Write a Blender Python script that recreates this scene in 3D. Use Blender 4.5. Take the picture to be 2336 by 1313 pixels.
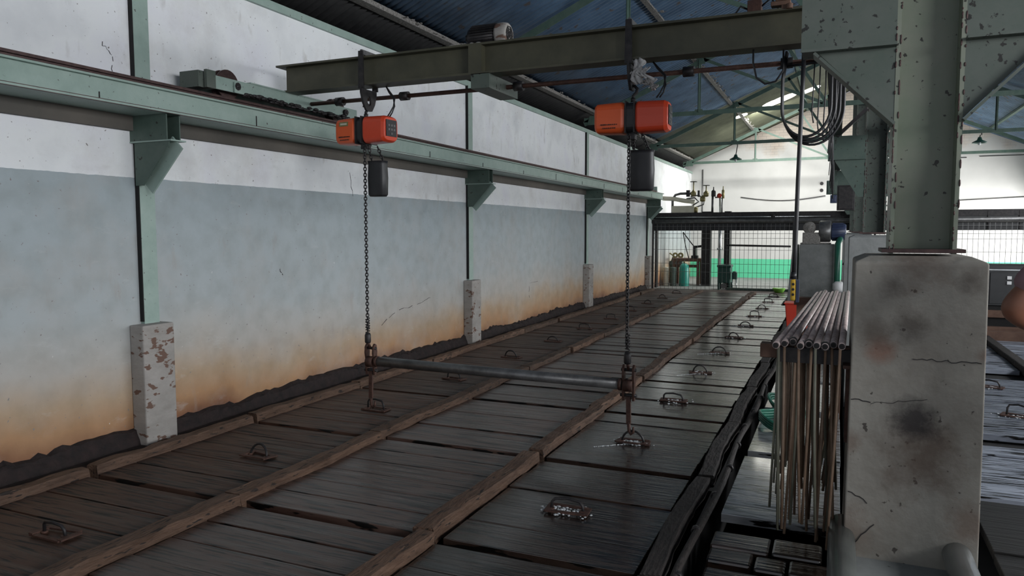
import bpy, math, random
from mathutils import Vector, Matrix
random.seed(7)
R = math.radians
S = bpy.context.scene
for o in list(bpy.data.objects): bpy.data.objects.remove(o)
C = S.collection

# ------------------------------------------------------------------ camera
cam = bpy.data.objects.new('camera', bpy.data.cameras.new('camera')); C.objects.link(cam)
cam.data.sensor_width = 36; cam.data.lens = 36 * 1694 / 2336
cam.data.clip_start = .05; cam.data.clip_end = 200
yaw, pit, rol = R(23.6), R(4.39), R(-.1)
fw = Vector((-math.sin(yaw) * math.cos(pit), math.cos(yaw) * math.cos(pit), -math.sin(pit)))
rt = fw.cross(Vector((0, 0, 1))).normalized(); up = rt.cross(fw)
rt2 = rt * math.cos(rol) + up * math.sin(rol); up2 = -rt * math.sin(rol) + up * math.cos(rol)
M3 = Matrix((rt2, up2, -fw)).transposed()
cam.matrix_world = Matrix.Translation((0, 0, 1.4)) @ M3.to_4x4()
S.camera = cam

# ------------------------------------------------------------------ light
S.view_settings.view_transform = 'Standard'; S.view_settings.look = 'None'
S.view_settings.gamma = 1; S.view_settings.use_curve_mapping = False
S.view_settings.exposure = 0.95
W = bpy.data.worlds.new('world'); S.world = W; W.use_nodes = True
W.node_tree.nodes['Background'].inputs[0].default_value = (.88, .92, 1, 1)
W.node_tree.nodes['Background'].inputs[1].default_value = .30

def area(name, loc, aim, sx, sy, power, col=(1, 1, 1)):
    l = bpy.data.lights.new(name, 'AREA'); l.shape = 'RECTANGLE'; l.size = sx; l.size_y = sy
    l.energy = power; l.color = col
    o = bpy.data.objects.new(name, l); C.objects.link(o); o.location = loc
    o.rotation_euler = (Vector(aim) - Vector(loc)).to_track_quat('-Z', 'Y').to_euler()
    return o
# daylight coming through the openings of the right wall and the skylight, plus added fill lamps
area('daylight_side_near', (6.6, 6.0, 3.1), (-2, 6.0, 1.6), 9.0, 2.0, 430, (.94, .97, 1))
area('daylight_side_far', (6.6, 15.5, 3.1), (-3, 15.5, 1.8), 7.0, 2.0, 150, (.97, .98, 1))
area('fill_side_front', (6.4, -1.2, 2.6), (-.3, 3.6, 1.0), 3.6, 2.0, 260, (.97, .98, 1))  # added fill that brightens the near face of the pedestal
area('fill_far_right', (6.3, 21.2, 1.0), (-2, 22.5, .6), 3.6, 2.0, 330, (1, .99, .95))  # added fill for the far end, no door known there
area('daylight_skylight', (-1.35, 20.5, 4.45), (-1.2, 23.0, .2), 1.6, .6, 120, (1, .99, .94))

# ------------------------------------------------------------------ materials
def mat(name, c1, c2=None, scale=8, rough=.6, metal=0, bump=.15, stretch=(1, 1, 1), spots=None, spot_scale=40,
        spot_cut=.66, rough2=None, rnd=False, detail=6, bscale=None, tint=None):
    m = bpy.data.materials.new(name); m.use_nodes = True; N = m.node_tree.nodes; L = m.node_tree.links
    b = N['Principled BSDF']; b.inputs['Metallic'].default_value = metal
    tc = N.new('ShaderNodeTexCoord'); mp = N.new('ShaderNodeMapping'); mp.inputs['Scale'].default_value = stretch
    L.new(tc.outputs['Object'], mp.inputs[0])
    if rnd:
        oi = N.new('ShaderNodeObjectInfo'); ml = N.new('ShaderNodeMath'); ml.operation = 'MULTIPLY'; ml.inputs[1].default_value = 37
        L.new(oi.outputs['Random'], ml.inputs[0]); L.new(ml.outputs[0], mp.inputs['Location'])
    n = N.new('ShaderNodeTexNoise'); n.inputs['Scale'].default_value = scale; n.inputs['Detail'].default_value = detail
    n.inputs['Roughness'].default_value = .65
    L.new(mp.outputs[0], n.inputs['Vector'])
    cr = N.new('ShaderNodeValToRGB'); cr.color_ramp.elements[0].position = .32; cr.color_ramp.elements[1].position = .68
    cr.color_ramp.elements[0].color = (*c1, 1); cr.color_ramp.elements[1].color = (*(c2 or c1), 1)
    L.new(n.outputs['Fac'], cr.inputs[0]); col = cr.outputs[0]
    if spots:
        n2 = N.new('ShaderNodeTexNoise'); n2.inputs['Scale'].default_value = spot_scale; n2.inputs['Detail'].default_value = 3
        L.new(mp.outputs[0], n2.inputs['Vector'])
        r2 = N.new('ShaderNodeValToRGB'); r2.color_ramp.elements[0].position = spot_cut; r2.color_ramp.elements[1].position = spot_cut + .03
        L.new(n2.outputs['Fac'], r2.inputs[0])
        mx = N.new('ShaderNodeMix'); mx.data_type = 'RGBA'; L.new(r2.outputs[0], mx.inputs[0]); L.new(col, mx.inputs[6])
        mx.inputs[7].default_value = (*spots, 1); col = mx.outputs[2]
    if rnd:
        hs = N.new('ShaderNodeHueSaturation'); mr = N.new('ShaderNodeMapRange'); L.new(oi.outputs['Random'], mr.inputs[0])
        mr.inputs[3].default_value = .7; mr.inputs[4].default_value = 1.3
        L.new(mr.outputs[0], hs.inputs['Value']); L.new(col, hs.inputs['Color']); col = hs.outputs[0]
    L.new(col, b.inputs['Base Color'])
    if rough2 is not None:
        n3 = N.new('ShaderNodeTexNoise'); n3.inputs['Scale'].default_value = 3; n3.inputs['Detail'].default_value = 5
        L.new(mp.outputs[0], n3.inputs['Vector'])
        mr2 = N.new('ShaderNodeMapRange'); mr2.inputs[1].default_value = .35; mr2.inputs[2].default_value = .65
        mr2.inputs[3].default_value = rough; mr2.inputs[4].default_value = rough2
        L.new(n3.outputs['Fac'], mr2.inputs[0]); L.new(mr2.outputs[0], b.inputs['Roughness'])
    else: b.inputs['Roughness'].default_value = rough
    if bump:
        bp = N.new('ShaderNodeBump'); bp.inputs['Strength'].default_value = bump; bp.inputs['Distance'].default_value = .01
        if bscale:
            nb = N.new('ShaderNodeTexNoise'); nb.inputs['Scale'].default_value = bscale; nb.inputs['Detail'].default_value = 6
            L.new(mp.outputs[0], nb.inputs['Vector']); L.new(nb.outputs['Fac'], bp.inputs['Height'])
        else: L.new(n.outputs['Fac'], bp.inputs['Height'])
        L.new(bp.outputs[0], b.inputs['Normal'])
    return m

def wall_mat(name, stain=True, paint=True, level=1.755):
    m = bpy.data.materials.new(name); m.use_nodes = True; N = m.node_tree.nodes; L = m.node_tree.links
    b = N['Principled BSDF']; b.inputs['Roughness'].default_value = .75
    tc = N.new('ShaderNodeTexCoord'); sp = N.new('ShaderNodeSeparateXYZ'); L.new(tc.outputs['Object'], sp.inputs[0])
    def noise(sc, det=5, vec=None):
        n = N.new('ShaderNodeTexNoise'); n.inputs['Scale'].default_value = sc; n.inputs['Detail'].default_value = det
        L.new(vec or tc.outputs['Object'], n.inputs['Vector']); return n.outputs['Fac']
    def math_(op, a, b_=None):
        n = N.new('ShaderNodeMath'); n.operation = op
        for i, x in enumerate((a, b_)):
            if x is None: continue
            if isinstance(x, (int, float)): n.inputs[i].default_value = x
            else: L.new(x, n.inputs[i])
        return n.outputs[0]
    def mix(f, a, c):
        n = N.new('ShaderNodeMix'); n.data_type = 'RGBA'; L.new(f, n.inputs[0]) if not isinstance(f, float) else setattr(n.inputs[0], 'default_value', f)
        for i, x in ((6, a), (7, c)):
            if isinstance(x, tuple): n.inputs[i].default_value = (*x, 1)
            else: L.new(x, n.inputs[i])
        return n.outputs[2]
    def ramp(v, stops):
        n = N.new('ShaderNodeValToRGB'); e = n.color_ramp.elements
        while len(e) < len(stops): e.new(.5)
        for i, (p, c) in enumerate(stops): e[i].position = p; e[i].color = (*c, 1)
        L.new(v, n.inputs[0]); return n.outputs[0]
    z = sp.outputs['Z']
    big = noise(1.3, 6)
    white = ramp(noise(2.2, 7), [(.3, (.66, .68, .70)), (.5, (.78, .80, .81)), (.7, (.74, .75, .8))])
    col = white
    if paint:
        zz = math_('ADD', z, math_('MULTIPLY', math_('SUBTRACT', big, .5), .55))
        low = ramp(math_('DIVIDE', zz, 2.0), [(.0, (.10, .05, .035)), (.03, (.22, .10, .05)), (.09, (.40, .23, .12)), (.18, (.42, .31, .21)),
                                              (.29, (.42, .40, .37)), (.45, (.37, .405, .415)), (.9, (.335, .39, .415))])
        pn = ramp(noise(7, 6), [(.4, (1, 1, 1)), (.7, (.86, .86, .84))])
        mm = N.new('ShaderNodeMix'); mm.data_type = 'RGBA'; mm.blend_type = 'MULTIPLY'; mm.inputs[0].default_value = 1
        L.new(low, mm.inputs[6]); L.new(pn, mm.inputs[7])
        edge = math_('GREATER_THAN', math_('ADD', z, math_('MULTIPLY', math_('SUBTRACT', noise(14, 2), .5), .012)), level)
        col = mix(edge, mm.outputs[2], white)
    # small chips and scuffs
    r1 = ramp(noise(38, 3), [(.70, (0, 0, 0)), (.73, (1, 1, 1))])
    col = mix(r1, col, (.22, .21, .2))
    mp = N.new('ShaderNodeMapping'); mp.inputs['Scale'].default_value = (1, 1, .35); L.new(tc.outputs['Object'], mp.inputs[0])
    r2 = ramp(noise(9, 5, mp.outputs[0]), [(.64, (0, 0, 0)), (.74, (.35, .35, .35))])
    col = mix(r2, col, (.3, .27, .24))
    L.new(col, b.inputs['Base Color'])
    bp = N.new('ShaderNodeBump'); bp.inputs['Strength'].default_value = .25; bp.inputs['Distance'].default_value = .015
    L.new(noise(12, 8), bp.inputs['Height']); L.new(bp.outputs[0], b.inputs['Normal'])
    return m

def far_wall_mat():
    m = bpy.data.materials.new('far_wall_plaster'); m.use_nodes = True; N = m.node_tree.nodes; L = m.node_tree.links
    b = N['Principled BSDF']; b.inputs['Roughness'].default_value = .7
    tc = N.new('ShaderNodeTexCoord'); sp = N.new('ShaderNodeSeparateXYZ'); L.new(tc.outputs['Object'], sp.inputs[0])
    n = N.new('ShaderNodeTexNoise'); n.inputs['Scale'].default_value = 2; n.inputs['Detail'].default_value = 6; L.new(tc.outputs['Object'], n.inputs['Vector'])
    cr = N.new('ShaderNodeValToRGB'); cr.color_ramp.elements[0].color = (.44, .44, .43, 1); cr.color_ramp.elements[1].color = (.60, .60, .59, 1)
    L.new(n.outputs['Fac'], cr.inputs[0])
    lt = N.new('ShaderNodeMath'); lt.operation = 'LESS_THAN'; lt.inputs[1].default_value = .53; L.new(sp.outputs['Z'], lt.inputs[0])
    mx = N.new('ShaderNodeMix'); mx.data_type = 'RGBA'; L.new(lt.outputs[0], mx.inputs[0]); L.new(cr.outputs[0], mx.inputs[6])
    mx.inputs[7].default_value = (.10, .55, .32, 1)
    # bare brick with thin paint high in the gable
    br = N.new('ShaderNodeTexBrick'); br.inputs['Scale'].default_value = 1; br.inputs['Brick Width'].default_value = .24; br.inputs['Row Height'].default_value = .08
    br.inputs['Mortar Size'].default_value = .008; br.inputs[1].default_value = (.50, .44, .38, 1); br.inputs[2].default_value = (.46, .40, .35, 1); br.inputs[3].default_value = (.36, .32, .29, 1)
    cx = N.new('ShaderNodeCombineXYZ'); L.new(sp.outputs['X'], cx.inputs[0]); L.new(sp.outputs['Z'], cx.inputs[1]); L.new(cx.outputs[0], br.inputs[0])
    ad = N.new('ShaderNodeMath'); ad.operation = 'MULTIPLY_ADD'; ad.inputs[1].default_value = 1.6; L.new(n.outputs['Fac'], ad.inputs[0]); L.new(sp.outputs['Z'], ad.inputs[2])
    gt = N.new('ShaderNodeMapRange'); gt.inputs[1].default_value = 4.5; gt.inputs[2].default_value = 4.9; L.new(ad.outputs[0], gt.inputs[0])
    m2 = N.new('ShaderNodeMix'); m2.data_type = 'RGBA'; L.new(gt.outputs[0], m2.inputs[0]); L.new(mx.outputs[2], m2.inputs[6]); L.new(br.outputs[0], m2.inputs[7])
    L.new(m2.outputs[2], b.inputs['Base Color'])
    return m

M = {}
def add_scratches(m):
    N = m.node_tree.nodes; L = m.node_tree.links; b = N['Principled BSDF']; src = b.inputs['Base Color'].links[0].from_socket
    tc = N.new('ShaderNodeTexCoord')
    for sc, st, lo, hi, c, f in ((3.0, (1, 1, 2.5), .60, .75, (.55, .56, .55), .35), (22, (1, 1, .6), .67, .70, (.2, .18, .17), .8), (16, (1, 1.6, 1), .69, .71, (.7, .7, .69), .8), (1.1, (1, 1, 1), .5, .75, (.42, .38, .35), .45)):
        mp = N.new('ShaderNodeMapping'); mp.inputs['Scale'].default_value = st; mp.inputs['Location'].default_value = (sc, 3, 1); L.new(tc.outputs['Object'], mp.inputs[0])
        n = N.new('ShaderNodeTexNoise'); n.inputs['Scale'].default_value = sc; n.inputs['Detail'].default_value = 8; n.inputs['Roughness'].default_value = .7; L.new(mp.outputs[0], n.inputs['Vector'])
        mr = N.new('ShaderNodeMapRange'); mr.inputs[1].default_value = lo; mr.inputs[2].default_value = hi; mr.inputs[4].default_value = f; L.new(n.outputs['Fac'], mr.inputs[0])
        mx = N.new('ShaderNodeMix'); mx.data_type = 'RGBA'; L.new(mr.outputs[0], mx.inputs[0]); L.new(src, mx.inputs[6]); mx.inputs[7].default_value = (*c, 1); src = mx.outputs[2]
    L.new(src, b.inputs['Base Color']); return m
M['wall'] = add_scratches(wall_mat('painted_plaster'))
M['wallw'] = wall_mat('white_plaster', paint=False)
M['far'] = far_wall_mat()
M['plinth'] = mat('damp_plinth', (.006, .004, .004), (.024, .013, .012), 14, .85, bump=1, bscale=30)
M['green'] = mat('pale_green_paint', (.235, .325, .285), (.32, .41, .37), 5, .5, bump=.1, spots=(.07, .07, .06), spot_scale=34, spot_cut=.69)
M['green2'] = mat('weathered_green_paint', (.06, .085, .068), (.10, .115, .10), 3, .5, bump=.3, spots=(.012, .012, .01), spot_scale=34, spot_cut=.64)
M['truss'] = mat('truss_green_paint', (.055, .105, .085), (.10, .15, .12), 6, .6, bump=.1)
M['bracket'] = mat('green_bracket_paint', (.05, .085, .07), (.085, .12, .10), 5, .55, bump=.1, spots=(.02, .02, .015), spot_scale=25, spot_cut=.68)
M['olive'] = mat('olive_girder_paint', (.045, .045, .028), (.075, .072, .045), 5, .5, bump=.1)
M['rustdark'] = mat('dark_rusty_rail', (.05, .03, .03), (.10, .06, .055), 20, .55, metal=.4)
M['green3'] = mat('column_green_paint', (.15, .19, .135), (.22, .225, .185), 2.5, .45, bump=.3, spots=(.02, .02, .015), spot_scale=30, spot_cut=.65)
M['iron'] = mat('dark_iron', (.02, .02, .022), (.05, .045, .045), 20, .5, metal=.5)
M['rustiron'] = mat('rusty_iron', (.05, .025, .02), (.11, .055, .04), 25, .6, metal=.4, bump=.4)
M['beam_shadow'] = mat('grey_brown_beam_shadow', (.075, .07, .062), (.12, .105, .09), 1.2, .8)
M['steel'] = mat('grey_steel', (.10, .10, .10), (.2, .2, .2), 12, .4, metal=.6)
M['dust'] = mat('dust_crusted_steel', (.12, .11, .10), (.34, .33, .31), 40, .9, bump=1)
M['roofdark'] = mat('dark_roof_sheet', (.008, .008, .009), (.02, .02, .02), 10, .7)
M['roof'] = mat('blue_roof_sheet', (.05, .09, .15), (.12, .20, .31), 2.2, .45, bump=.3, bscale=30, spots=(.1, .09, .09), spot_scale=6, spot_cut=.64)
M['rooffar'] = mat('olive_lit_roof_sheet', (.06, .065, .04), (.11, .115, .075), 2, .6)  # yellowish light on the far roof is put into this olive colour
M['conc'] = mat('stained_concrete', (.22, .20, .17), (.34, .325, .285), 3, .8, bump=.4, bscale=18, spots=(.08, .07, .06), spot_scale=30, spot_cut=.69)
def stains(m, lst):
    N = m.node_tree.nodes; L = m.node_tree.links; b = N['Principled BSDF']; src = b.inputs['Base Color'].links[0].from_socket
    tc = N.new('ShaderNodeTexCoord'); n = N.new('ShaderNodeTexNoise'); n.inputs['Scale'].default_value = 9; n.inputs['Detail'].default_value = 8; n.inputs['Roughness'].default_value = .7
    L.new(tc.outputs['Object'], n.inputs['Vector'])
    for (x, z, r_, c, f) in lst:
        mp = N.new('ShaderNodeMapping'); mp.inputs['Location'].default_value = (-x, 0, -z); mp.inputs['Scale'].default_value = (1, 0, 1); L.new(tc.outputs['Object'], mp.inputs[0])
        ln = N.new('ShaderNodeVectorMath'); ln.operation = 'LENGTH'; L.new(mp.outputs[0], ln.inputs[0])
        ad = N.new('ShaderNodeMath'); ad.operation = 'MULTIPLY_ADD'; ad.inputs[1].default_value = r_ * 2.4; L.new(n.outputs['Fac'], ad.inputs[0]); L.new(ln.outputs['Value'], ad.inputs[2])
        mr = N.new('ShaderNodeMapRange'); mr.inputs[1].default_value = r_ * 1.5; mr.inputs[2].default_value = r_ * 2.4; mr.inputs[3].default_value = f; mr.inputs[4].default_value = 0; L.new(ad.outputs[0], mr.inputs[0])
        mx = N.new('ShaderNodeMix'); mx.data_type = 'RGBA'; L.new(mr.outputs[0], mx.inputs[0]); L.new(src, mx.inputs[6]); mx.inputs[7].default_value = (*c, 1); src = mx.outputs[2]
    L.new(src, b.inputs['Base Color'])
stains(M['conc'], [(0, 1.3, .14, (.15, .10, .075), .6), (.03, .46, .16, (.11, .075, .055), .75), (.0, .62, .09, (.035, .03, .03), .9), (-.02, 1.01, .07, (.07, .055, .045), .7),
                   (-.14, .90, .06, (.24, .10, .06), .6), (-.16, .97, .07, (.12, .09, .07), .6), (.22, .2, .1, (.17, .11, .08), .6), (-.24, .5, .05, (.16, .10, .07), .5), (-.24, .1, .12, (.17, .12, .09), .6),
                   (.24, .9, .04, (.17, .10, .07), .6), (.18, 1.2, .05, (.07, .05, .04), .6), (-.1, 1.18, .05, (.08, .06, .05), .5)])
M['conc2'] = mat('grey_concrete', (.17, .18, .175), (.27, .28, .275), 4, .75, bump=.4, bscale=18, spots=(.08, .08, .08), spot_scale=24, spot_cut=.72)
M['conc3'] = mat('light_plastered_concrete', (.25, .235, .215), (.34, .32, .30), 5, .8, bump=.4, bscale=14, spots=(.13, .075, .055), spot_scale=11, spot_cut=.60, stretch=(1, 1, 2.2))
gr = dict(stretch=(.6, 9, 4), bscale=7, spots=(.004, .0035, .003), spot_scale=7, spot_cut=.54)
M['lidL'] = mat('dry_brown_boards', (.032, .014, .009), (.078, .040, .026), 3, .42, bump=.5, rough2=.7, rnd=True, **gr)
M['lidM'] = mat('damp_grey_boards', (.038, .019, .014), (.090, .054, .042), 3, .26, bump=.35, rough2=.5, rnd=True, **gr)
M['lidR'] = mat('wet_black_boards', (.014, .008, .006), (.038, .025, .019), 3, .10, bump=.3, rough2=.34, rnd=True, **gr)
M['lidB'] = mat('wet_pale_boards', (.12, .125, .13), (.25, .26, .27), 3, .15, bump=.3, rough2=.5, rnd=True, **gr)
_b = M['lidR'].node_tree.nodes['Principled BSDF']; _b.inputs['Coat Weight'].default_value = .55; _b.inputs['Coat Roughness'].default_value = .14
_b = M['lidB'].node_tree.nodes['Principled BSDF']; _b.inputs['Coat Weight'].default_value = 1; _b.inputs['Coat Roughness'].default_value = .09
_b = M['lidM'].node_tree.nodes['Principled BSDF']; _b.inputs['Coat Weight'].default_value = .3; _b.inputs['Coat Roughness'].default_value = .25
M['lidC'] = mat('bluish_wet_boards', (.15, .165, .20), (.31, .34, .40), 3, .2, bump=.35, rough2=.45, rnd=True, **gr)
M['lidD'] = mat('black_old_boards', (.006, .006, .006), (.018, .017, .017), 3, .5, bump=.5, rnd=True, **gr)
M['batten'] = mat('rough_brown_batten', (.05, .026, .015), (.125, .072, .046), 7, .75, bump=1, spots=(.015, .009, .006), spot_scale=16, spot_cut=.62, stretch=(3, .7, 3), bscale=22, rnd=True)
M['battend'] = mat('dark_wet_batten', (.008, .007, .006), (.026, .02, .018), 7, .75, bump=1, stretch=(3, .8, 3), bscale=22, rnd=True)
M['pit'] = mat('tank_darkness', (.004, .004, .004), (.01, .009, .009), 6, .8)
M['frost'] = mat('frost', (.35, .37, .38), (.8, .82, .84), 60, .3, bump=1, bscale=90)
M['orange'] = mat('orange_enamel', (.62, .085, .02), (.72, .11, .025), 2, .38, bump=0)
M['orangered'] = mat('red_orange_enamel', (.55, .05, .015), (.62, .06, .02), 2, .35, bump=0)
M['black'] = mat('black_plastic', (.012, .012, .014), (.022, .022, .024), 8, .45, bump=0)
M['yellow'] = mat('yellow_plastic', (.7, .42, .03), (.75, .48, .05), 8, .4, bump=0)
M['red'] = mat('red_plastic', (.55, .04, .02), (.6, .05, .02), 8, .45, bump=0)
M['lime'] = mat('lime_plastic', (.25, .62, .08), (.28, .66, .1), 8, .4, bump=0)
M['hose'] = mat('green_hose', (.012, .09, .06), (.02, .13, .085), 8, .35, bump=0)
M['teal'] = mat('teal_cylinder_paint', (.02, .28, .22), (.03, .34, .27), 8, .4, bump=0)
M['dkgreen'] = mat('dark_green_machine', (.012, .05, .04), (.02, .08, .065), 10, .45)
M['pipe'] = mat('lilac_grey_scaled_pipe', (.30, .225, .21), (.60, .50, .47), 14, .32, bump=.5, spots=(.05, .03, .03), spot_scale=30, spot_cut=.66, rnd=True)
M['rod'] = mat('tan_plastic_rod', (.16, .10, .065), (.28, .195, .135), 10, .6, bump=.2, rnd=True)
M['rodg'] = mat('grey_green_rod', (.15, .15, .11), (.22, .22, .17), 10, .5, bump=.2, rnd=True)
M['timber'] = mat('brown_timber', (.09, .045, .03), (.16, .09, .06), 8, .7, bump=.5)
M['silver'] = mat('galvanised_pipe', (.45, .47, .47), (.62, .65, .66), 10, .25, metal=.9, bump=.05)
M['pipegreen'] = mat('grey_green_pipe', (.10, .11, .105), (.16, .17, .16), 6, .3, bump=.05)
M['motorblue'] = mat('blue_motor_paint', (.03, .04, .09), (.05, .07, .13), 8, .4)
M['cream'] = mat('cream_insulation', (.5, .48, .38), (.62, .6, .5), 8, .6)
M['brass'] = mat('aged_brass', (.20, .18, .08), (.32, .28, .13), 12, .4, metal=.5)
M['cloth'] = mat('grey_rag', (.4, .39, .38), (.62, .61, .6), 10, .9, bump=.5)
M['panel'] = mat('dark_control_panel', (.015, .016, .018), (.025, .026, .028), 5, .4, bump=0)
M['white'] = mat('white_plastic', (.7, .7, .7), (.78, .78, .78), 8, .4, bump=0)
M['skin'] = mat('brown_skin', (.20, .085, .05), (.24, .105, .065), 10, .5, bump=.05)
M['shirt'] = mat('lilac_cotton', (.22, .13, .14), (.3, .19, .2), 6, .9, bump=.2)
M['trouser'] = mat('dark_cotton', (.02, .022, .03), (.035, .037, .05), 10, .9)
M['hair'] = mat('black_hair', (.008, .007, .006), (.02, .017, .015), 30, .5)
M['skylight'] = bpy.data.materials.new('translucent_skylight'); M['skylight'].use_nodes = True
_b = M['skylight'].node_tree.nodes['Principled BSDF']; _b.inputs['Base Color'].default_value = (.9, .9, .85, 1)
_b.inputs['Emission Color'].default_value = (1, .98, .9, 1); _b.inputs['Emission Strength'].default_value = 3.2

# ------------------------------------------------------------------ mesh helpers
class MB:
    def __init__(s): s.v = []; s.f = []; s.s = []
    def add(s, vs, fs, sm=False):
        k = len(s.v); s.v += [Vector(v) for v in vs]; s.f += [[i + k for i in f] for f in fs]; s.s += [sm] * len(fs); return s
    def box(s, c, d, rot=None):
        x, y, z = d[0] / 2, d[1] / 2, d[2] / 2; c = Vector(c)
        vs = [Vector(p) for p in ((-x, -y, -z), (x, -y, -z), (x, y, -z), (-x, y, -z), (-x, -y, z), (x, -y, z), (x, y, z), (-x, y, z))]
        if rot is not None: vs = [rot @ v for v in vs]
        return s.add([c + v for v in vs], [(3, 2, 1, 0), (4, 5, 6, 7), (0, 1, 5, 4), (1, 2, 6, 5), (2, 3, 7, 6), (3, 0, 4, 7)])
    def bb(s, x0, x1, y0, y1, z0, z1): return s.box(((x0 + x1) / 2, (y0 + y1) / 2, (z0 + z1) / 2), (x1 - x0, y1 - y0, z1 - z0))
    def bar(s, p0, p1, w, h, up_=(0, 0, 1)):
        p0, p1 = Vector(p0), Vector(p1); d = (p1 - p0); a = d.normalized(); u = Vector(up_)
        if abs(a.dot(u)) > .98: u = Vector((0, 1, 0))
        b = a.cross(u).normalized(); c = b.cross(a)
        rot = Matrix((b, a, c)).transposed()
        return s.box((p0 + p1) / 2, (w, d.length, h), rot)
    def tube(s, pts, r, n=10, cap=True, closed=False, rot0=0):
        pts = [Vector(p) for p in pts]; m = len(pts); rr = r if isinstance(r, (list, tuple)) else [r] * m
        T = []
        for i in range(m):
            a = pts[(i - 1) % m] if closed or i else pts[i]; b = pts[(i + 1) % m] if closed or i < m - 1 else pts[i]
            T.append((b - a).normalized())
        u = T[0].orthogonal().normalized() if abs(T[0].z) > .95 else T[0].cross(Vector((0, 0, 1))).normalized()
        vs = []
        for i in range(m):
            u = (u - T[i] * u.dot(T[i])).normalized(); w = T[i].cross(u)
            for k in range(n):
                an = 2 * math.pi * k / n + rot0; vs.append(pts[i] + (u * math.cos(an) + w * math.sin(an)) * rr[i])
        fs = []
        for i in range(m if closed else m - 1):
            j = (i + 1) % m
            for k in range(n): fs.append((i * n + k, i * n + (k + 1) % n, j * n + (k + 1) % n, j * n + k))
        s.add(vs, fs, True)
        if cap and not closed:
            k = len(s.v) - len(vs); s.f += [[k + i for i in range(n)][::-1], [k + (m - 1) * n + i for i in range(n)]]; s.s += [False, False]
        return s
    def lathe(s, c, prof, axis=(0, 0, 1), n=20):
        c = Vector(c); a = Vector(axis).normalized()
        for i in range(len(prof) - 1):
            (r0, z0), (r1, z1) = prof[i], prof[i + 1]
            if abs(z1 - z0) < 1e-6 and abs(r1 - r0) < 1e-6: continue
            u = a.orthogonal().normalized(); w = a.cross(u)
            vs = []
            for (r, z) in ((r0, z0), (r1, z1)):
                for k in range(n):
                    an = 2 * math.pi * k / n; vs.append(c + a * z + (u * math.cos(an) + w * math.sin(an)) * max(r, 1e-5))
            s.add(vs, [(k, (k + 1) % n, n + (k + 1) % n, n + k) for k in range(n)], abs(z1 - z0) > 1e-6)
        return s
    def prism(s, poly, d0, d1, f):
        n = len(poly); vs = [f(a, b, d0) for a, b in poly] + [f(a, b, d1) for a, b in poly]
        return s.add(vs, [list(range(n))[::-1], list(range(n, 2 * n))] + [(i, (i + 1) % n, n + (i + 1) % n, n + i) for i in range(n)])
    def ell(s, c, r, n=16, m=10, rot=None):
        c = Vector(c); vs = []
        for i in range(m + 1):
            t = math.pi * i / m
            for k in range(n):
                p = 2 * math.pi * k / n; v = Vector((r[0] * math.sin(t) * math.cos(p), r[1] * math.sin(t) * math.sin(p), r[2] * math.cos(t)))
                vs.append(c + (rot @ v if rot is not None else v))
        return s.add(vs, [(i * n + k, (i + 1) * n + k, (i + 1) * n + (k + 1) % n, i * n + (k + 1) % n) for i in range(m) for k in range(n)], True)
    def build(s, name, m, parent=None, bevel=0, org=None):
        o_ = Vector(parent.location) if parent is not None else Vector(org or (0, 0, 0))
        if parent is not None and parent.parent is not None: o_ = o_ + Vector(parent.parent.location)
        me = bpy.data.meshes.new(name); me.from_pydata([v - o_ for v in s.v], [], s.f); me.update()
        me.polygons.foreach_set('use_smooth', s.s)
        o = bpy.data.objects.new(name, me); C.objects.link(o); me.materials.append(m)
        import bmesh
        bm = bmesh.new(); bm.from_mesh(me); bmesh.ops.remove_doubles(bm, verts=bm.verts, dist=1e-6); bmesh.ops.recalc_face_normals(bm, faces=bm.faces); bm.to_mesh(me); bm.free()
        if parent is not None: o.parent = parent
        elif org is not None: o.location = org
        if bevel:
            bv = o.modifiers.new('bevel', 'BEVEL'); bv.width = bevel; bv.segments = 2; bv.limit_method = 'ANGLE'
        return o

def tag(o, label, cat, group=None, kind=None):
    o['label'] = label; o['category'] = cat
    if group: o['group'] = group
    if kind: o['kind'] = kind
    return o
def thing(name, label, cat, loc=(0, 0, 0), group=None):
    o = bpy.data.objects.new(name, None); C.objects.link(o); o.location = loc; o.empty_display_size = .1
    return tag(o, label, cat, group)
def struct(o): o['kind'] = 'structure'; return o
def dup(root, loc, label=None, rz=0, group=None, mats=None):
    r = root.copy(); C.objects.link(r); r.location = loc; r.rotation_euler = (0, 0, rz)
    if label: r['label'] = label
    if group: r['group'] = group
    for ch in [c for c in bpy.data.objects if c.parent == root]:
        c = ch.copy(); C.objects.link(c); c.parent = r
        for g in [q for q in bpy.data.objects if q.parent == ch]:
            d = g.copy(); C.objects.link(d); d.parent = c
    return r
ORD = ['nearest', 'second', 'third', 'fourth', 'fifth', 'sixth', 'seventh', 'eighth', 'ninth', 'tenth', 'eleventh', 'twelfth', 'thirteenth', 'fourteenth']
def nth(i): return 'nearest to camera' if i == 0 else ORD[i] + ' from camera'

WX = -4.26                      # inner face of the left wall
def roofz(x): return 3.42 + .43 * (min(x, .66 - x) + 4.38)
Y0, Y1 = -3.0, 23.9
XR = 5.04

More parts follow.
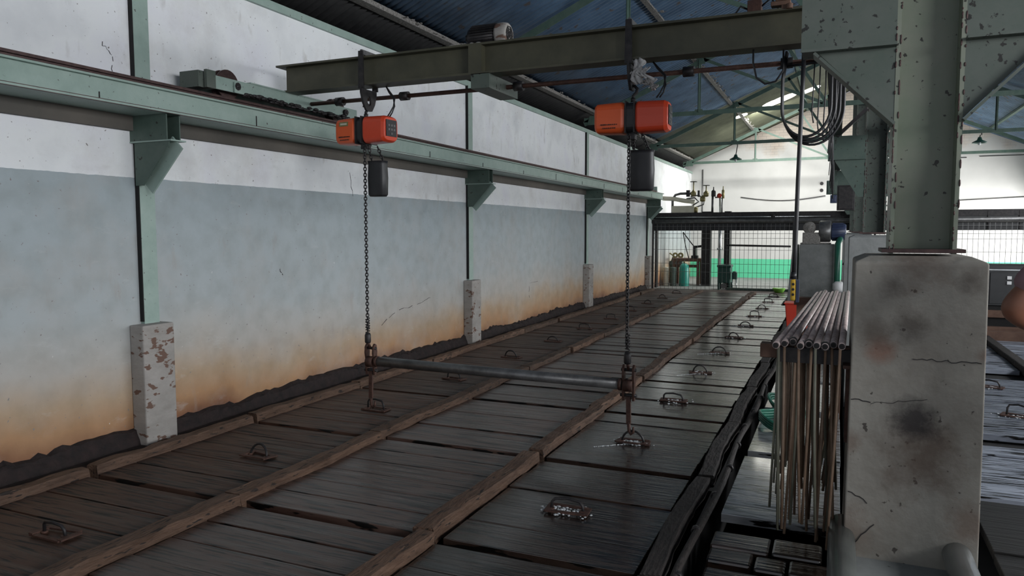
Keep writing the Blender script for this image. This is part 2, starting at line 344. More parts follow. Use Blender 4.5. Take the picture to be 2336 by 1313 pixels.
# ------------------------------------------------------------------ the hall
struct(MB().bb(WX - .2, WX, Y0, Y1, -.6, 3.2).build('wall_left', M['wall']))
wl = [o for o in C.objects if o.name == 'wall_left'][0]
def wall_crack(pts, seed, w=.004):
    rr = random.Random(seed); b = MB(); q = []
    for (p0, p1) in zip(pts, pts[1:]):
        for k in range(6): q.append((WX + .001, p0[0] + (p1[0] - p0[0]) * k / 6 + rr.uniform(-.008, .008), p0[1] + (p1[1] - p0[1]) * k / 6 + rr.uniform(-.01, .01)))
    for p, u in zip(q, q[1:]):
        if rr.random() < .8: b.bar(p, u, .003, w * rr.uniform(.4, 1.3))
    b.build('crack', M['iron'], wl)
wall_crack([(6.35, .42), (6.65, .55), (7.2, .60), (7.45, .66)], 1); wall_crack([(3.33, 2.58), (3.40, 2.52), (3.40, 2.40)], 2, .003)
wall_crack([(10.4, .6), (10.4, .35)], 3); wall_crack([(10.4, .62), (11.5, .62)], 4, .003); wall_crack([(5.9, 1.95), (5.95, 1.7)], 5); wall_crack([(4.9, 1.08), (4.95, 1.02)], 6, .006)
b = MB(); b.prism([(WX - .2, -.6), (XR + .2, -.6), (XR + .2, 3.42), (.33, roofz(.33)), (WX - .2, 3.42)], Y1, Y1 + .2, lambda a, z, d: (a, d, z))
struct(b.build('wall_far', M['far']))
b = MB()                        # right wall: sill, head and piers around wide openings
b.bb(XR, XR + .2, Y0, 18.9, -.6, 1.9).bb(XR, XR + .2, Y0, 18.9, 3.2, 3.36).bb(XR, XR + .2, 23.4, Y1, -.6, 3.36).bb(XR, XR + .2, 18.9, 23.4, 2.2, 3.36)
for y in (-3, 1.5, 6, 10.5, 15, 18.6): b.bb(XR, XR + .2, y, y + .3, 1.9, 3.2)
struct(b.build('wall_right', M['wallw']))
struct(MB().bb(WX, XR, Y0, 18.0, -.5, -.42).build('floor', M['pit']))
struct(MB().bb(WX, XR, 18.0, Y1, -.5, -.05).build('floor_far', M['conc2']))
# rough damp plinth between wall and tank
b = MB(); n = 420; vs = []; rr = random.Random(2); hh = .08; ww = .13
for i in range(n + 1):
    y = Y0 + (18.0 - Y0) * i / n; hh += rr.uniform(-.012, .012) + (.078 - hh) * .15; ww += rr.uniform(-.01, .01) + (.05 - ww) * .2
    hh = max(.045, min(.105, hh)) ; jag = .02 if rr.random() < .12 else 0
    vs += [(WX, y, hh + .01 + jag), (WX + .03, y, hh + rr.uniform(-.01, .01)), (WX + ww * .6, y, hh * .75 + rr.uniform(-.012, .012)), (WX + ww, y, hh * .3), (WX + ww + .03, y, -.1), (WX, y, -.42)]
b.add(vs, [(i * 6 + k, i * 6 + (k + 1) % 6, (i + 1) * 6 + (k + 1) % 6, (i + 1) * 6 + k) for i in range(n) for k in range(6)])
struct(b.build('baseboard_left', M['plinth']))
b = MB(); b.bb(WX, -3.99, Y0, 18, -.42, -.01); struct(b.build('trim_1', M['plinth']))
b = MB(); b.bb(WX, WX + .03, Y0, Y1, 3.185, 3.2).bb(WX + .02, WX + .03, Y0, Y1, 3.2, 3.25).bb(WX - .1, WX, Y0, Y1, 3.2, 3.215); struct(b.build('trim_2', M['green']))
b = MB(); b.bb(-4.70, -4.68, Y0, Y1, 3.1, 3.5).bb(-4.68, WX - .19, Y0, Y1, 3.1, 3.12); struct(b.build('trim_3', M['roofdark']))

struct(MB().bb(WX, WX + .035, Y0, 18.0, 2.055, 2.15).build('trim_shadow', M['beam_shadow']))  # wall strip stands for the shadow under the runway beam

def roof_sheet(x0, x1, y0, y1, name, m, per=.1, amp=.014, holes=None):
    n = int((y1 - y0) / per * 6); nx = max(2, int(abs(x1 - x0) / .9)); vs = []; fs = []
    for i in range(n + 1):
        y = y0 + (y1 - y0) * i / n; dz = amp * math.sin(2 * math.pi * y / per)
        for k in range(nx + 1):
            x = x0 + (x1 - x0) * k / nx; lap = .012 * (k % 2)
            vs.append((x, y, roofz(x) + dz + .06))
    for i in range(n):
        for k in range(nx): fs.append((i * (nx + 1) + k, i * (nx + 1) + k + 1, (i + 1) * (nx + 1) + k + 1, (i + 1) * (nx + 1) + k))
    b = MB(); b.add(vs, fs, True); o = b.build(name, m)
    so = o.modifiers.new('thick', 'SOLIDIFY'); so.thickness = .008; so.offset = 1
    return struct(o)
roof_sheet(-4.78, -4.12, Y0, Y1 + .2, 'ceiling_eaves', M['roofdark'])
roof_sheet(-4.12, .33, Y0, 18.0, 'ceiling', M['roof'])
roof_sheet(-4.12, .33, 18.0, Y1 + .2, 'ceiling_far', M['rooffar'])
roof_sheet(.33, XR + .3, Y0, Y1 + .2, 'ceiling_right', M['roof'])

# skylight panes under the far roof
b_spec = [(-2.5, -2.2, 19.9, 20.25), (-1.85, -1.05, 20.1, 20.75), (-1.0, -.5, 20.75, 21.2)]
for i, (xa, xb, ya, yb) in enumerate(b_spec):
    b = MB(); nn = 10; poly = []
    for k in range(nn * 2):
        an = 2 * math.pi * k / (nn * 2); poly.append(((xa + xb) / 2 + (xb - xa) / 2 * math.copysign(abs(math.cos(an)) ** .7, math.cos(an)), (ya + yb) / 2 + (yb - ya) / 2 * math.sin(an) + ((yb - ya) * .3) * math.cos(an)))
    b.prism(poly, 0, .012, lambda x, y, d: (x, y, roofz(x) + .03 + d))
    o = struct(b.build('window_%d' % (i + 1), M['skylight']))
struct(b.build('window_dummy', M['skylight'])) if False else None

# purlins
def purlin(x, label, m, dz=0, w=.07, h=.09, y0=Y0, y1=Y1):
    b = MB(); z = roofz(x) + dz
    b.bb(x - w / 2, x + w / 2, y0, y1, z - .005, z + .01).bb(x + w / 2 - .012, x + w / 2, y0, y1, z, z + h * .45).bb(x - w / 2, x - w / 2 + .012, y0, y1, z, z + h * .45)
    if m == M['dust']:
        for i in range(420):       # dirt and nest straw lying along the purlin
            y = random.uniform(0, Y1 - 1); b.box((x + random.uniform(-.05, .09), y, z + random.uniform(.01, .05)), (random.uniform(.01, .04), random.uniform(.01, .07), random.uniform(.005, .02)), Matrix.Rotation(random.uniform(0, 3), 3, 'Z'))
    return tag(b.build('roof_purlin', m, org=None), label, 'beam')
purlin(-4.13, 'dust covered roof purlin nearest above the left wall', M['dust'], dz=0, w=.11)
purlin(-2.32, 'dusty roof purlin at the top of the truss king posts', M['dust'], dz=-.02, w=.06)
purlin(-.9, 'green roof purlin close to the ridge of the left roof slope', M['truss'], dz=0, w=.06)
purlin(1.9, 'green roof purlin over the right bay', M['truss'], dz=0)
purlin(3.6, 'outer green roof purlin over the right bay above the right wall openings', M['truss'], dz=0)

# trusses
def truss(y, label):
    t = thing('roof_truss', label, 'truss', (0, y, 3.42))
    m = M['truss']
    def L_(name, p0, p1, w=.055):
        w *= 1.25
        b = MB(); p0 = Vector((p0[0], y, p0[1])); p1 = Vector((p1[0], y, p1[1]))
        b.bar(p0, p1, .012, w).bar(p0 + Vector((0, .03, 0)), p1 + Vector((0, .03, 0)), .05, .01)
        b.build(name, m, t)
    rz = lambda x: roofz(x) - .035
    L_('top_chord', (-4.3, 3.34), (.33, rz(.33)), .07); L_('top_chord', (4.96, 3.34), (.33, rz(.33)), .07)
    L_('bottom_chord', (-4.3, 3.41), (.33, 3.42), .06); L_('bottom_chord', (4.96, 3.41), (.33, 3.42), .06)
    for s_ in (0, 1):
        f = (lambda x: x) if s_ == 0 else (lambda x: .66 - x)
        L_('web_member', (f(-2.24), rz(-2.24)), (f(-2.24), 3.42), .05)
        L_('web_member', (f(-2.2), rz(-2.2)), (f(-.2), 3.42), .04)
        L_('web_member', (f(-1.1), rz(-1.1)), (f(-.2), 3.42), .04)
    L_('king_post', (.33, rz(.33)), (.33, 3.42), .06)
    for (x, z, w, h) in ((-2.24, rz(-2.2) - .03, .2, .12), (-2.24, 3.43, .2, .09), (-4.12, 3.4, .24, .16), (-.2, 3.43, .2, .09)):
        b = MB(); b.prism([(x - w / 2, z - h / 2), (x + w / 2, z - h / 2), (x + w * .3, z + h / 2), (x - w * .3, z + h / 2)], y - .012, y - .004, lambda a, c, d: (a, d, c))
        b.build('gusset_plate', m, t)
for i, (y, w) in enumerate(((3.6, 'green steel roof truss directly over the nearest columns'), (8.4, 'green steel roof truss just beyond the crane girder'),
                            (13.15, 'green steel roof truss midway down the hall'), (17.95, 'green steel roof truss above the wire fence'), (22.7, 'green steel roof truss closest to the far gable wall'))):
    truss(y, w)

# ------------------------------------------------------------------ left wall pedestals, posts, runway beam
PY = [3.57, 8.36, 13.13, 17.95]
for i, y in enumerate(PY):
    b = MB(); b.prism([(y - .125, -.42), (y + .125, -.42), (y + .125, .785), (y - .125, .785)], WX, -4.135, lambda a, z, d: (d, a, z))
    tag(b.build('concrete_pedestal', M['conc3'], bevel=.01), 'pale peeling concrete pedestal against the blue wall, ' + nth(i), 'pedestal')
    t = thing('wall_column', 'green steel column on the left wall, ' + nth(i), 'column', (WX + .09, y, .785))
    b = MB(); b.bb(WX, WX + .035, y - .032, y - .026, .785, 3.19).bb(WX, WX + .035, y + .08, y + .086, .785, 3.19).bb(WX + .027, WX + .035, y - .026, y + .08, .785, 3.19)
    b.build('shaft', M['green'], t)
    MB().bb(WX, WX + .034, y - .038, y - .0325, .80, 3.19).build('shade_strip', M['pit'], t)  # black strip stands for the shaded near side of the post
    # corbel bracket: box under the beam and a tapering gusset
    b = MB(); b.bb(WX, -3.93, y - .062, y - .054, 1.985, 2.15).bb(WX, -3.93, y + .04, y + .048, 1.985, 2.15)
    b.prism([(WX + .03, 1.975), (-3.92, 1.975), (-3.925, 1.955), (WX + .10, 1.70), (WX + .03, 1.70)], y - .055, y - .048, lambda a, z, d: (a, d, z))
    b.build('bracket', M['bracket'], t)
    MB().bb(WX, -3.89, y - .066, y + .055, 1.976, 1.985).build('seat_plate', M['green'], t)
    b = MB(); b.bar((-3.905, y + .0, 1.97), (WX + .08, y + .0, 1.69), .115, .012, (1, 0, 1)).build('bracket_flange', M['green'], t)

t = thing('runway_beam', 'long pale green crane runway beam along the left blue wall', 'beam', (-4.05, 7.5, 2.155))
b = MB(); b.bb(WX, -3.9, Y0, 18.2, 2.15, 2.162).bb(-3.945, -3.93, Y0, 18.2, 2.162, 2.285).bb(-4.19, -4.175, Y0, 18.2, 2.162, 2.285).bb(-4.22, -3.9, Y0, 18.2, 2.285, 2.297)
b.build('beam_web', M['green'], t)
b = MB()
for y in [0.5 + k * 1.27 for k in range(15)]: b.bb(-3.93, -3.925, y, y + .006, 2.165, random.uniform(2.2, 2.26))
b.build('weld_seam', M['iron'], t)
b = MB(); b.bb(-4.215, -3.895, Y0, 18.2, 2.297, 2.303).bb(-4.12, -4.02, Y0, 18.1, 2.303, 2.318).bb(-4.085, -4.055, Y0, 18.1, 2.318, 2.345).bb(-4.10, -4.035, Y0, 18.1, 2.345, 2.362)
b.build('rail', M['rustdark'], t)
b = MB(); b.bb(-3.91, -3.898, Y0, 18.2, 2.147, 2.15).bb(-3.912, -3.9, Y0, 18.2, 2.162, 2.166); b.build('lower_edge', M['rustdark'], t)
b = MB(); b.bb(-4.15, -4.02, 17.95, 18.0, 2.352, 2.46).build('end_stop', M['green'], t)

# ------------------------------------------------------------------ tank lids
PITCH = 1.315; E0 = 2.87 - 2 * PITCH
cols = [('L', -3.9, -2.9, M['lidL'], 'brown dry wooden tank lid in the row beside the wall'),
        ('M', -2.78, -1.76, M['lidM'], 'grey damp wooden tank lid in the middle row without handles'),
        ('R', -1.62, -.72, M['lidR'], 'dark wet wooden tank lid in the row beside the tube rack')]
def planks(x0, x1, y0, y1, m, parent, n=5, seed=0, top=0, gap=.008):
    rr = random.Random(seed); b = MB(); w = (y1 - y0) / n
    for i in range(n):
        a = y0 + i * w; t_ = top + rr.uniform(-.006, .004)
        b.bb(x0 + rr.uniform(0, .008), x1 - rr.uniform(0, .008), a + gap * rr.uniform(.3, 1), a + w - gap * .3, t_ - .045, t_)
    return b.build('boards', m, parent, bevel=.003)
def handle(parent, x, y, frost, seed, z=0, rot=0):
    rr = random.Random(seed); Rz = Matrix.Rotation(rot, 3, 'Z')
    P = lambda a, c, d: Vector((x, y, z)) + Rz @ Vector((a, c, 0)) + Vector((0, 0, d))
    w = rr.uniform(.065, .08); h = rr.uniform(.055, .085); k = rr.uniform(-.03, .03)
    style = rr.random()
    if style < .5: pts = [P(-w, 0, .0), P(-w + .003, k * .3, h * .75), P(-w * .8, k * .6, h), P(0, k, h + .006), P(w * .8, k * .6, h - .004), P(w, k * .3, h * .6), P(w + .005, 0, 0)]
    else: pts = [P(-w * math.cos(math.pi * q / 10), k * math.sin(math.pi * q / 10), h * math.sin(math.pi * q / 10)) for q in range(11)]
    MB().tube(pts, .0075, 8).build('lifting_handle', M['iron'], parent)
    b = MB(); pr = .02
    for (a, c, l, wd) in ((0, -.045, .2, .022), (0, .045, .2, .022), (-.09, 0, .03, .1), (.1, 0, .03, .1)):
        b.box(P(a, c, .006 + rr.uniform(0, .006)), (l, wd, .008), Matrix.Rotation(rr.uniform(-.15, .15) + rot, 3, 'Z'))
    for s_ in (-w, w): b.lathe(P(s_, 0, 0), [(.0, .0), (.017, .0), (.017, .012), (.0, .012)], n=8)
    b.build('handle_plate', M['rustiron'], parent)
    if frost:
        b = MB()
        for q in range(70):
            a = rr.gauss(0, .055); c = rr.gauss(-.01, .035); s_ = rr.uniform(.003, .011)
            b.ell(P(a, c, .004 + s_ * .3), (s_, s_ * rr.uniform(.6, 1.2), s_ * .45), 6, 4)
        if frost > 1:
            for q in range(26): b.ell(P(-.03 - q * .007 + rr.uniform(-.006, .006), -.05 - q * .006, .002), (rr.uniform(.004, .009), .006, .003), 6, 4)
        b.build('frost_patch', M['frost'], parent)['kind'] = 'stuff'
rows = [(E0 + k * PITCH, E0 + (k + 1) * PITCH) for k in range(0, 13)]
cnt = 0
for ci, (cn, x0, x1, m, lab) in enumerate(cols):
    vis = 0
    for k, (a, c) in enumerate(rows):
        if c < 1.2: continue
        if cn == 'M' and c < 1.2: continue
        if c > 17.9: c = 17.3
        if c - a < .3: continue
        xr = -.93 if (cn == 'R' and c > 15.3) else x1
        cx, cy = (x0 + x1) / 2, (a + c) / 2
        t = thing('tank_lid', lab + ', ' + nth(vis), 'tank lid', (cx, cy, 0)); vis += 1
        planks(x0, xr, a + .028, c - .028, m, t, n=5 if cn != 'M' else 6, seed=k * 7 + ci)
        if cn == 'L': handle(t, -3.29 + random.uniform(-.03, .03), cy, 0, k + 3, rot=random.uniform(-.2, .2))
        if cn == 'R': handle(t, -1.2, cy - .1, 2 if k in (3, 5, 6, 8) else 1, k + 50, rot=random.uniform(-.2, .2))
        if cn == 'M': # dark cross bearer under the gap
            pass
# battens between the lid rows
def batten(x, a, c, w, h, m, label, seed):
    rr = random.Random(seed); b = MB(); n = 14; z0 = -.04
    vs = []; prof = [(-.5, 0), (-.49, .9), (-.43, 1), (.43, 1), (.49, .9), (.5, 0)]
    ph = rr.uniform(0, 6)
    for i in range(n + 1):
        y = a + (c - a) * i / n; bend = .012 * math.sin(ph + i * .35); ww = w * rr.uniform(.93, 1.05); hh = h * rr.uniform(.85, 1.1)
        for (p, q) in prof: vs.append((x + bend + p * ww + rr.uniform(-.004, .004), y + (rr.uniform(-.012, .012) if i in (0, n) else 0), z0 + (hh - z0) * q))
    m_ = len(prof); fs = [(i * m_ + k, i * m_ + (k + 1) % m_, (i + 1) * m_ + (k + 1) % m_, (i + 1) * m_ + k) for i in range(n) for k in range(m_)]
    b.add(vs, fs).add(vs[:m_], [list(range(m_))]).add(vs[-m_:], [list(range(m_))])
    b.build_ = None
    o = b.build('wooden_batten', m, org=(x, (a + c) / 2, 0)); return tag(o, label, 'batten')
strips = [(-3.95, .09, .05, M['batten'], 'rough brown edge batten along the foot of the left wall'),
          (-2.84, .11, .045, M['batten'], 'rough brown batten between wall row and middle row of lids'),
          (-1.69, .105, .045, M['batten'], 'rough brown batten between middle row and right row of lids'),
          (-.66, .085, .02, M['battend'], 'black wet batten on the right edge of the left tank')]
for si, (x, w, h, m, lab) in enumerate(strips):
    vis = 0
    for k, (a, c) in enumerate(rows):
        if c < 1.2 or a > 17 or (si == 3 and a > 14): continue
        c = min(c, 17.35 if si < 3 else 15.4)
        batten(x + random.uniform(-.012, .012), a + .012 + random.uniform(-.02, .02), c - .01, w, h, m, lab + ', ' + nth(vis), k * 11 + si); vis += 1
# dark timber bearers showing in the joints between lids
b = MB()
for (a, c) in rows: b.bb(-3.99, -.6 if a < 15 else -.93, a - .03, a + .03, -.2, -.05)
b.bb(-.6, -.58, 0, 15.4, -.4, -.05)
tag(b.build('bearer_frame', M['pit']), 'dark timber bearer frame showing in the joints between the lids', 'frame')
# boards closing the end of the tank at the fence
t = thing('end_platform', 'brown boarded platform at the far end of the left tank by the fence', 'platform', (-2.3, 17.7, 0))
planks(-3.99, -.6, 17.36, 18.0, M['lidL'], t, n=3, seed=5)
# black hose along the right edge of the left tank
t = thing('edge_hose', 'black lagged pipe lying along the right edge of the left tank', 'pipe', (-.55, 8, 0))
b = MB(); pts = [(-.55 + .012 * math.sin(i * .9), 1.6 + i * .28, .012 + .004 * math.sin(i * 1.7)) for i in range(49)]
b.tube(pts, .018, 8).build('pipe_run', M['battend'], t)
for i in range(26): MB().lathe((-.55 + .012 * math.sin(i * 1.6), 1.9 + i * .5, .012), [(.015, 0), (.022, 0), (.022, .03), (.015, .03)], (0, 1, 0), 8).build('binding', M['iron'], t)

# middle walkway between left tank and columns
vis = 0
for (a, c, m, lab) in ((1.0, 1.9, M['lidR'], 'short black board of the walkway at the camera'), (2.0, 2.9, M['lidR'], 'dark board cluster of the walkway just before the pedestal'),
                       (3.78, 4.84, M['lidB'], 'wet shining walkway board left of the hanging rods'), (4.98, 6.1, M['lidB'], 'wet shining walkway board under the rack of tubes'),
                       (6.25, 7.4, M['lidB'], 'wet pale walkway board beside the green hose'), (7.55, 9.2, M['lidB'], 'wet pale walkway board beyond the hose coil'),
                       (9.35, 11.4, M['lidR'], 'dark walkway board far along the rack'), (11.55, 14.9, M['lidR'], 'long dark walkway board before the concrete block')):
    t = thing('walkway_board', lab, 'board', (-.2, (a + c) / 2, -.03)); planks(-.5, .06, a, c, m, t, n=1, seed=int(a * 10), top=-.03)
# dark sleepers in front
for i, (x0, x1, y0, y1) in enumerate(((-.5, -.24, 3.42, 3.6), (-.23, -.02, 3.42, 3.6), (-.49, -.3, 3.24, 3.38), (-.29, -.16, 3.24, 3.38), (-.15, .05, 3.24, 3.38), (-.48, -.2, 3.0, 3.17), (-.19, -.02, 3.0, 3.17))):
    tag(MB().bb(x0, x1, y0, y1, -.2, -.045 + .004 * (i % 3)).build('timber_block', M['lidR'], bevel=.012, org=(x0, y0, -.1)), 'black wet timber block under the rods, ' + ['back left', 'back right', 'middle row left', 'middle row centre', 'middle row right', 'front left', 'front right'][i], 'block')
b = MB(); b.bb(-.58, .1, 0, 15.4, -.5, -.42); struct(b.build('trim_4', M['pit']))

# ------------------------------------------------------------------ right tank
vis = 0
for ci, (x0, x1) in enumerate(((.66, 1.72), (1.84, 2.9), (3.0, 4.1))):
    vis = 0
    for (a, c) in ((4.5, 5.6), (5.93, 7.06), (7.09, 8.2), (8.75, 9.9), (9.95, 11.1)):
        far_ = ['in the row beside the columns', 'in the middle row', 'in the row by the right wall'][ci]
        t = thing('tank_lid', 'wet pale right-tank lid %s, %s' % (far_, nth(vis)), 'tank lid', ((x0 + x1) / 2, (a + c) / 2, 0)); vis += 1
        planks(x0, x1, a, c - .02, M['lidC'], t, n=5, seed=int(a * 10) + ci)
        if a > 5.6: handle(t, x0 + .62, (a + c) / 2 + .05, 1, int(a * 10) + ci, rot=-.3)
for i, x in enumerate((1.78, 2.95)):
    tag(MB().bb(x - .05, x + .05, 4, 11.2, -.04, .05).build('wooden_batten', M['battend'], bevel=.01), ['dark batten between the first two lid rows of the right tank', 'outer dark batten of the right tank'][i], 'batten')
tag(MB().bb(.6, 4.3, 5.61, 5.92, -.1, -.06).build('sunken_board', M['pit']), 'sunken black cross board in the nearer gap of the right tank', 'board')
tag(MB().bb(.6, 4.3, 8.22, 8.73, -.1, -.06).build('sunken_board', M['pit']), 'sunken black cross board in the farther gap of the right tank', 'board')
t = thing('side_walkway', 'dark boarded walkway of the right bay in front of the control cabinet', 'platform', (2.6, 14.5, 0))
planks(.6, 5.0, 11.3, 18.0, M['lidM'], t, n=14, seed=9)
b = MB(); b.bb(.6, 5.0, 11.14, 11.28, -.4, .1); tag(b.build('timber_kerb', M['timber']), 'brown timber kerb across the right bay behind the lids', 'kerb')
t = thing('near_deck', 'black boarded deck at the foot of the right tank near the person', 'platform', (2.6, 2.6, -.03))
planks(.66, 4.6, 1.2, 4.44, M['lidD'], t, n=9, seed=12, top=-.0)

# ------------------------------------------------------------------ central columns
b = MB()
CX = .315
for i, y in enumerate((3.45, 8.3, 13.1, 17.6)):
    lab = nth(i)
    hz = 1.27 if i == 0 else 1.33
    b = MB(); w0, w1 = (.245, .24) if i == 0 else (.2, .2); dpt = .55 if i == 0 else .4
    x0 = CX
    def ring(z, w, d0, d1): return [(x0 - w, y + d0, z), (x0 + w, y + d0, z), (x0 + w, y + d1, z), (x0 - w, y + d1, z)]
    lv = [(-.42, w0 + .01, 0, dpt), (.1, w0 + .006, 0, dpt), (hz * .5, w0 + .002, -.004, dpt), (hz - .01, w1 + .002, 0, dpt), (hz, w1, .006, dpt - .006), (hz + .022, w1 - .05, .06, dpt - .06)]
    vs = [p for l in lv for p in ring(*l)]; fs = [(a * 4 + k, a * 4 + (k + 1) % 4, a * 4 + 4 + (k + 1) % 4, a * 4 + 4 + k) for a in range(len(lv) - 1) for k in range(4)] + [(0, 1, 2, 3), tuple(range(len(vs) - 4, len(vs)))]
    t = thing('column_pedestal', ('large stained cracked concrete pedestal of the foreground column' if i == 0 else 'grey concrete pedestal of the central column row, ' + lab), 'pedestal', (x0, y + dpt / 2, 0))
    b.add(vs, fs).build('concrete_body', M['conc'] if i == 0 else M['conc2'], t, bevel=.008)
    if i == 0:      # cracks and a scorch stain
        b = MB()
        def crack(pts, w=.0028):
            for p, q in zip(pts, pts[1:]):
                b.bar((p[0], y - .0045, p[1]), (q[0], y - .0045, q[1]), .003, w, (0, 0, 1))
        rr = random.Random(3)
        def zig(x0_, z0_, x1_, z1_, n_): return [(x0_ + (x1_ - x0_) * k / n_, z0_ + (z1_ - z0_) * k / n_ + rr.uniform(-.006, .006)) for k in range(n_ + 1)]
        crack(zig(.545, .87, .30, .868, 14)); crack(zig(.075, .685, .15, .672, 5), .004); crack(zig(.15, .672, .36, .70, 10), .0015)
        crack(zig(.075, .28, .15, .24, 5), .003); crack(zig(.10, .05, .18, .15, 5), .003)
        b.build('crack', M['iron'], t)
    t = thing('steel_column', ('massive green steel column on the foreground pedestal' if i == 0 else 'green steel column of the central row, ' + lab), 'column', (x0 + .02, y + .25, hz))
    yy = y + (.14 if i == 0 else .1); xa, xb = x0 - .108 + .0, x0 + .145
    if i: xa, xb = x0 - .075, x0 + .13
    b = MB(); d = .24
    b.bb(xa, xa + .016, yy, yy + d, hz + .03, roofz(xa) + .02).bb(xb - .016, xb, yy, yy + d, hz + .03, roofz(xb) - .01).bb(xa + .016, xb - .016, yy + .11, yy + .122, hz + .03, roofz(xa) + .02)
    b.build('shaft', M['green3'] if i == 0 else M['green2'], t)
    b = MB(); b.bb(xa - .03, xb + .03, yy - .03, yy + d + .03, hz + .035, hz + .05).build('base_plate', M['rustdark'], t)
    b = MB(); rr = random.Random(i)
    for q in range(150):
        xx = (xa, xa + .016, xb - .016, xb)[q % 4]; b.ell((xx, yy - .001, rr.uniform(hz + .05, 3.2)), (.004, .003, rr.uniform(.004, .02)), 5, 4)
    b.build('rust_flakes', M['rustdark'], t)['kind'] = 'stuff'
    bz0, bz1 = (2.185, 2.37)
    if i == 0:
        b = MB()
        b.bb(-.17, xa, yy + .0, yy + .012, bz0, bz1 + .5).bb(xb, .80, yy, yy + .012, bz0, bz1 + .5)
        b.bb(-.165, xa, yy - .05, yy + .1, bz0 - .012, bz0).bb(xb, .80, yy - .05, yy + .1, bz0 - .012, bz0)
        b.prism([(-.10, bz0 - .01), (xa, bz0 - .01), (xa, 1.86)], yy + .002, yy + .012, lambda a, z, d_: (a, d_, z))
        b.prism([(xb, bz0 - .01), (.76, bz0 - .01), (xb, 1.86)], yy + .002, yy + .012, lambda a, z, d_: (a, d_, z))
        b.build('bracket', M['green2'], t)
        b = MB(); b.bar((-.115, yy + .02, bz0 - .015), (xa, yy + .02, 1.85), .12, .012, (0, 0, 1)).bar((.775, yy + .02, bz0 - .015), (xb, yy + .02, 1.85), .12, .012, (0, 0, 1))
        b.build('bracket_flange', M['green2'], t)
    else:
        b = MB(); b.bb(-.11, xa, yy, yy + .012, 2.13, 2.36).bb(-.11, xa, yy - .04, yy + .1, 2.118, 2.13).bb(-.11, -.10, yy - .03, yy + .1, 2.13, 2.36)
        b.prism([(-.05, 2.12), (xa, 2.12), (xa, 1.74), (xa - .06, 1.74)], yy + .002, yy + .012, lambda a, z, d_: (a, d_, z))
        b.bb(xb, .78, yy, yy + .012, 2.13, 2.36).prism([(xb, 2.12), (.7, 2.12), (xb + .05, 1.74), (xb, 1.74)], yy + .002, yy + .012, lambda a, z, d_: (a, d_, z))
        b.build('bracket', M['bracket'], t)
        b = MB(); b.bar((xa, yy, 2.62), (-.03, yy, 2.36), .04, .035).build('brace', M['iron'], t)

for i, (x0, x1, lab) in enumerate(((-.085, .015, 'dark crane runway beam on the central columns, left bay side'), (.68, .78, 'dark crane runway beam on the central columns, right bay side'))):
    t = thing('runway_beam', lab, 'beam', ((x0 + x1) / 2, 8, 2.37))
    MB().bb(x0, x1, 3.9, 18, 2.372, 2.384).bb((x0 + x1) / 2 - .006, (x0 + x1) / 2 + .006, 3.9, 18, 2.384, 2.42).bb(x0, x1, 3.9, 18, 2.42, 2.43).build('beam_web', M['iron'], t)
    MB().bb((x0 + x1) / 2 - .012, (x0 + x1) / 2 + .012, 3.9, 18, 2.43, 2.455).build('rail', M['rustdark'], t)

# ragged leftovers of cable insulation hanging along the central runway beam
for i, (x, y, z, l) in enumerate(((-.09, 6.0, 2.39, .34), (-.09, 6.6, 2.39, .46), (-.09, 7.2, 2.39, .4), (-.09, 7.8, 2.39, .58), (-.09, 8.6, 2.39, .65), (-.09, 9.6, 2.39, .62))):
    b = MB()
    for k in range(3): b.tube([(x + k * .012, y + k * .05, z), (x + k * .012 + .01, y + k * .05, z - l * .5), (x + k * .015, y + k * .05, z - l * (.8 + .1 * k))], .004, 5)
    tag(b.build('hanging_cable', M['black']), 'frayed black cable ends hanging from the central runway beam, ' + nth(i), 'cable')
# small boxes fixed on the far columns
for i, (x0, x1, y, z0, z1, m, lab) in enumerate(((-.18, -.02, 13.21, 1.98, 2.2, M['bracket'], 'dark green junction box on the third central column'),
                                                 (-.12, -.02, 13.21, 1.84, 1.97, M['motorblue'], 'small blue grey box under the green junction box'),
                                                 (-.02, .24, 13.21, 1.72, 2.12, M['iron'], 'dark switchgear frame on the third central column'))):
    tag(MB().bb(x0, x1, y - .1, y, z0, z1).bb(x0 + .02, x1 - .02, y - .11, y - .1, z0 + .02, z1 - .02).build('junction_box', m, bevel=.006), lab, 'electrical box')

# ------------------------------------------------------------------ bridge crane
GY = 4.75
cr = thing('bridge_crane', 'olive green travelling crane girder with end truck, motor and drive shaft', 'crane', (-2.0, GY, 2.47))
b = MB(); gx0, gx1 = -4.0, .03
b.bb(gx0, gx1, GY - .012, GY + .012, 2.49, 2.672).bb(gx0 - .05, gx1, GY - .075, GY + .075, 2.672, 2.686).bb(gx0, gx1, GY - .075, GY + .075, 2.476, 2.49)
b.build('girder', M['olive'], cr)
MB().bb(-2.37, -2.27, GY - .074, GY - .012, 2.49, 2.672).build('stiffener', M['olive'], cr)
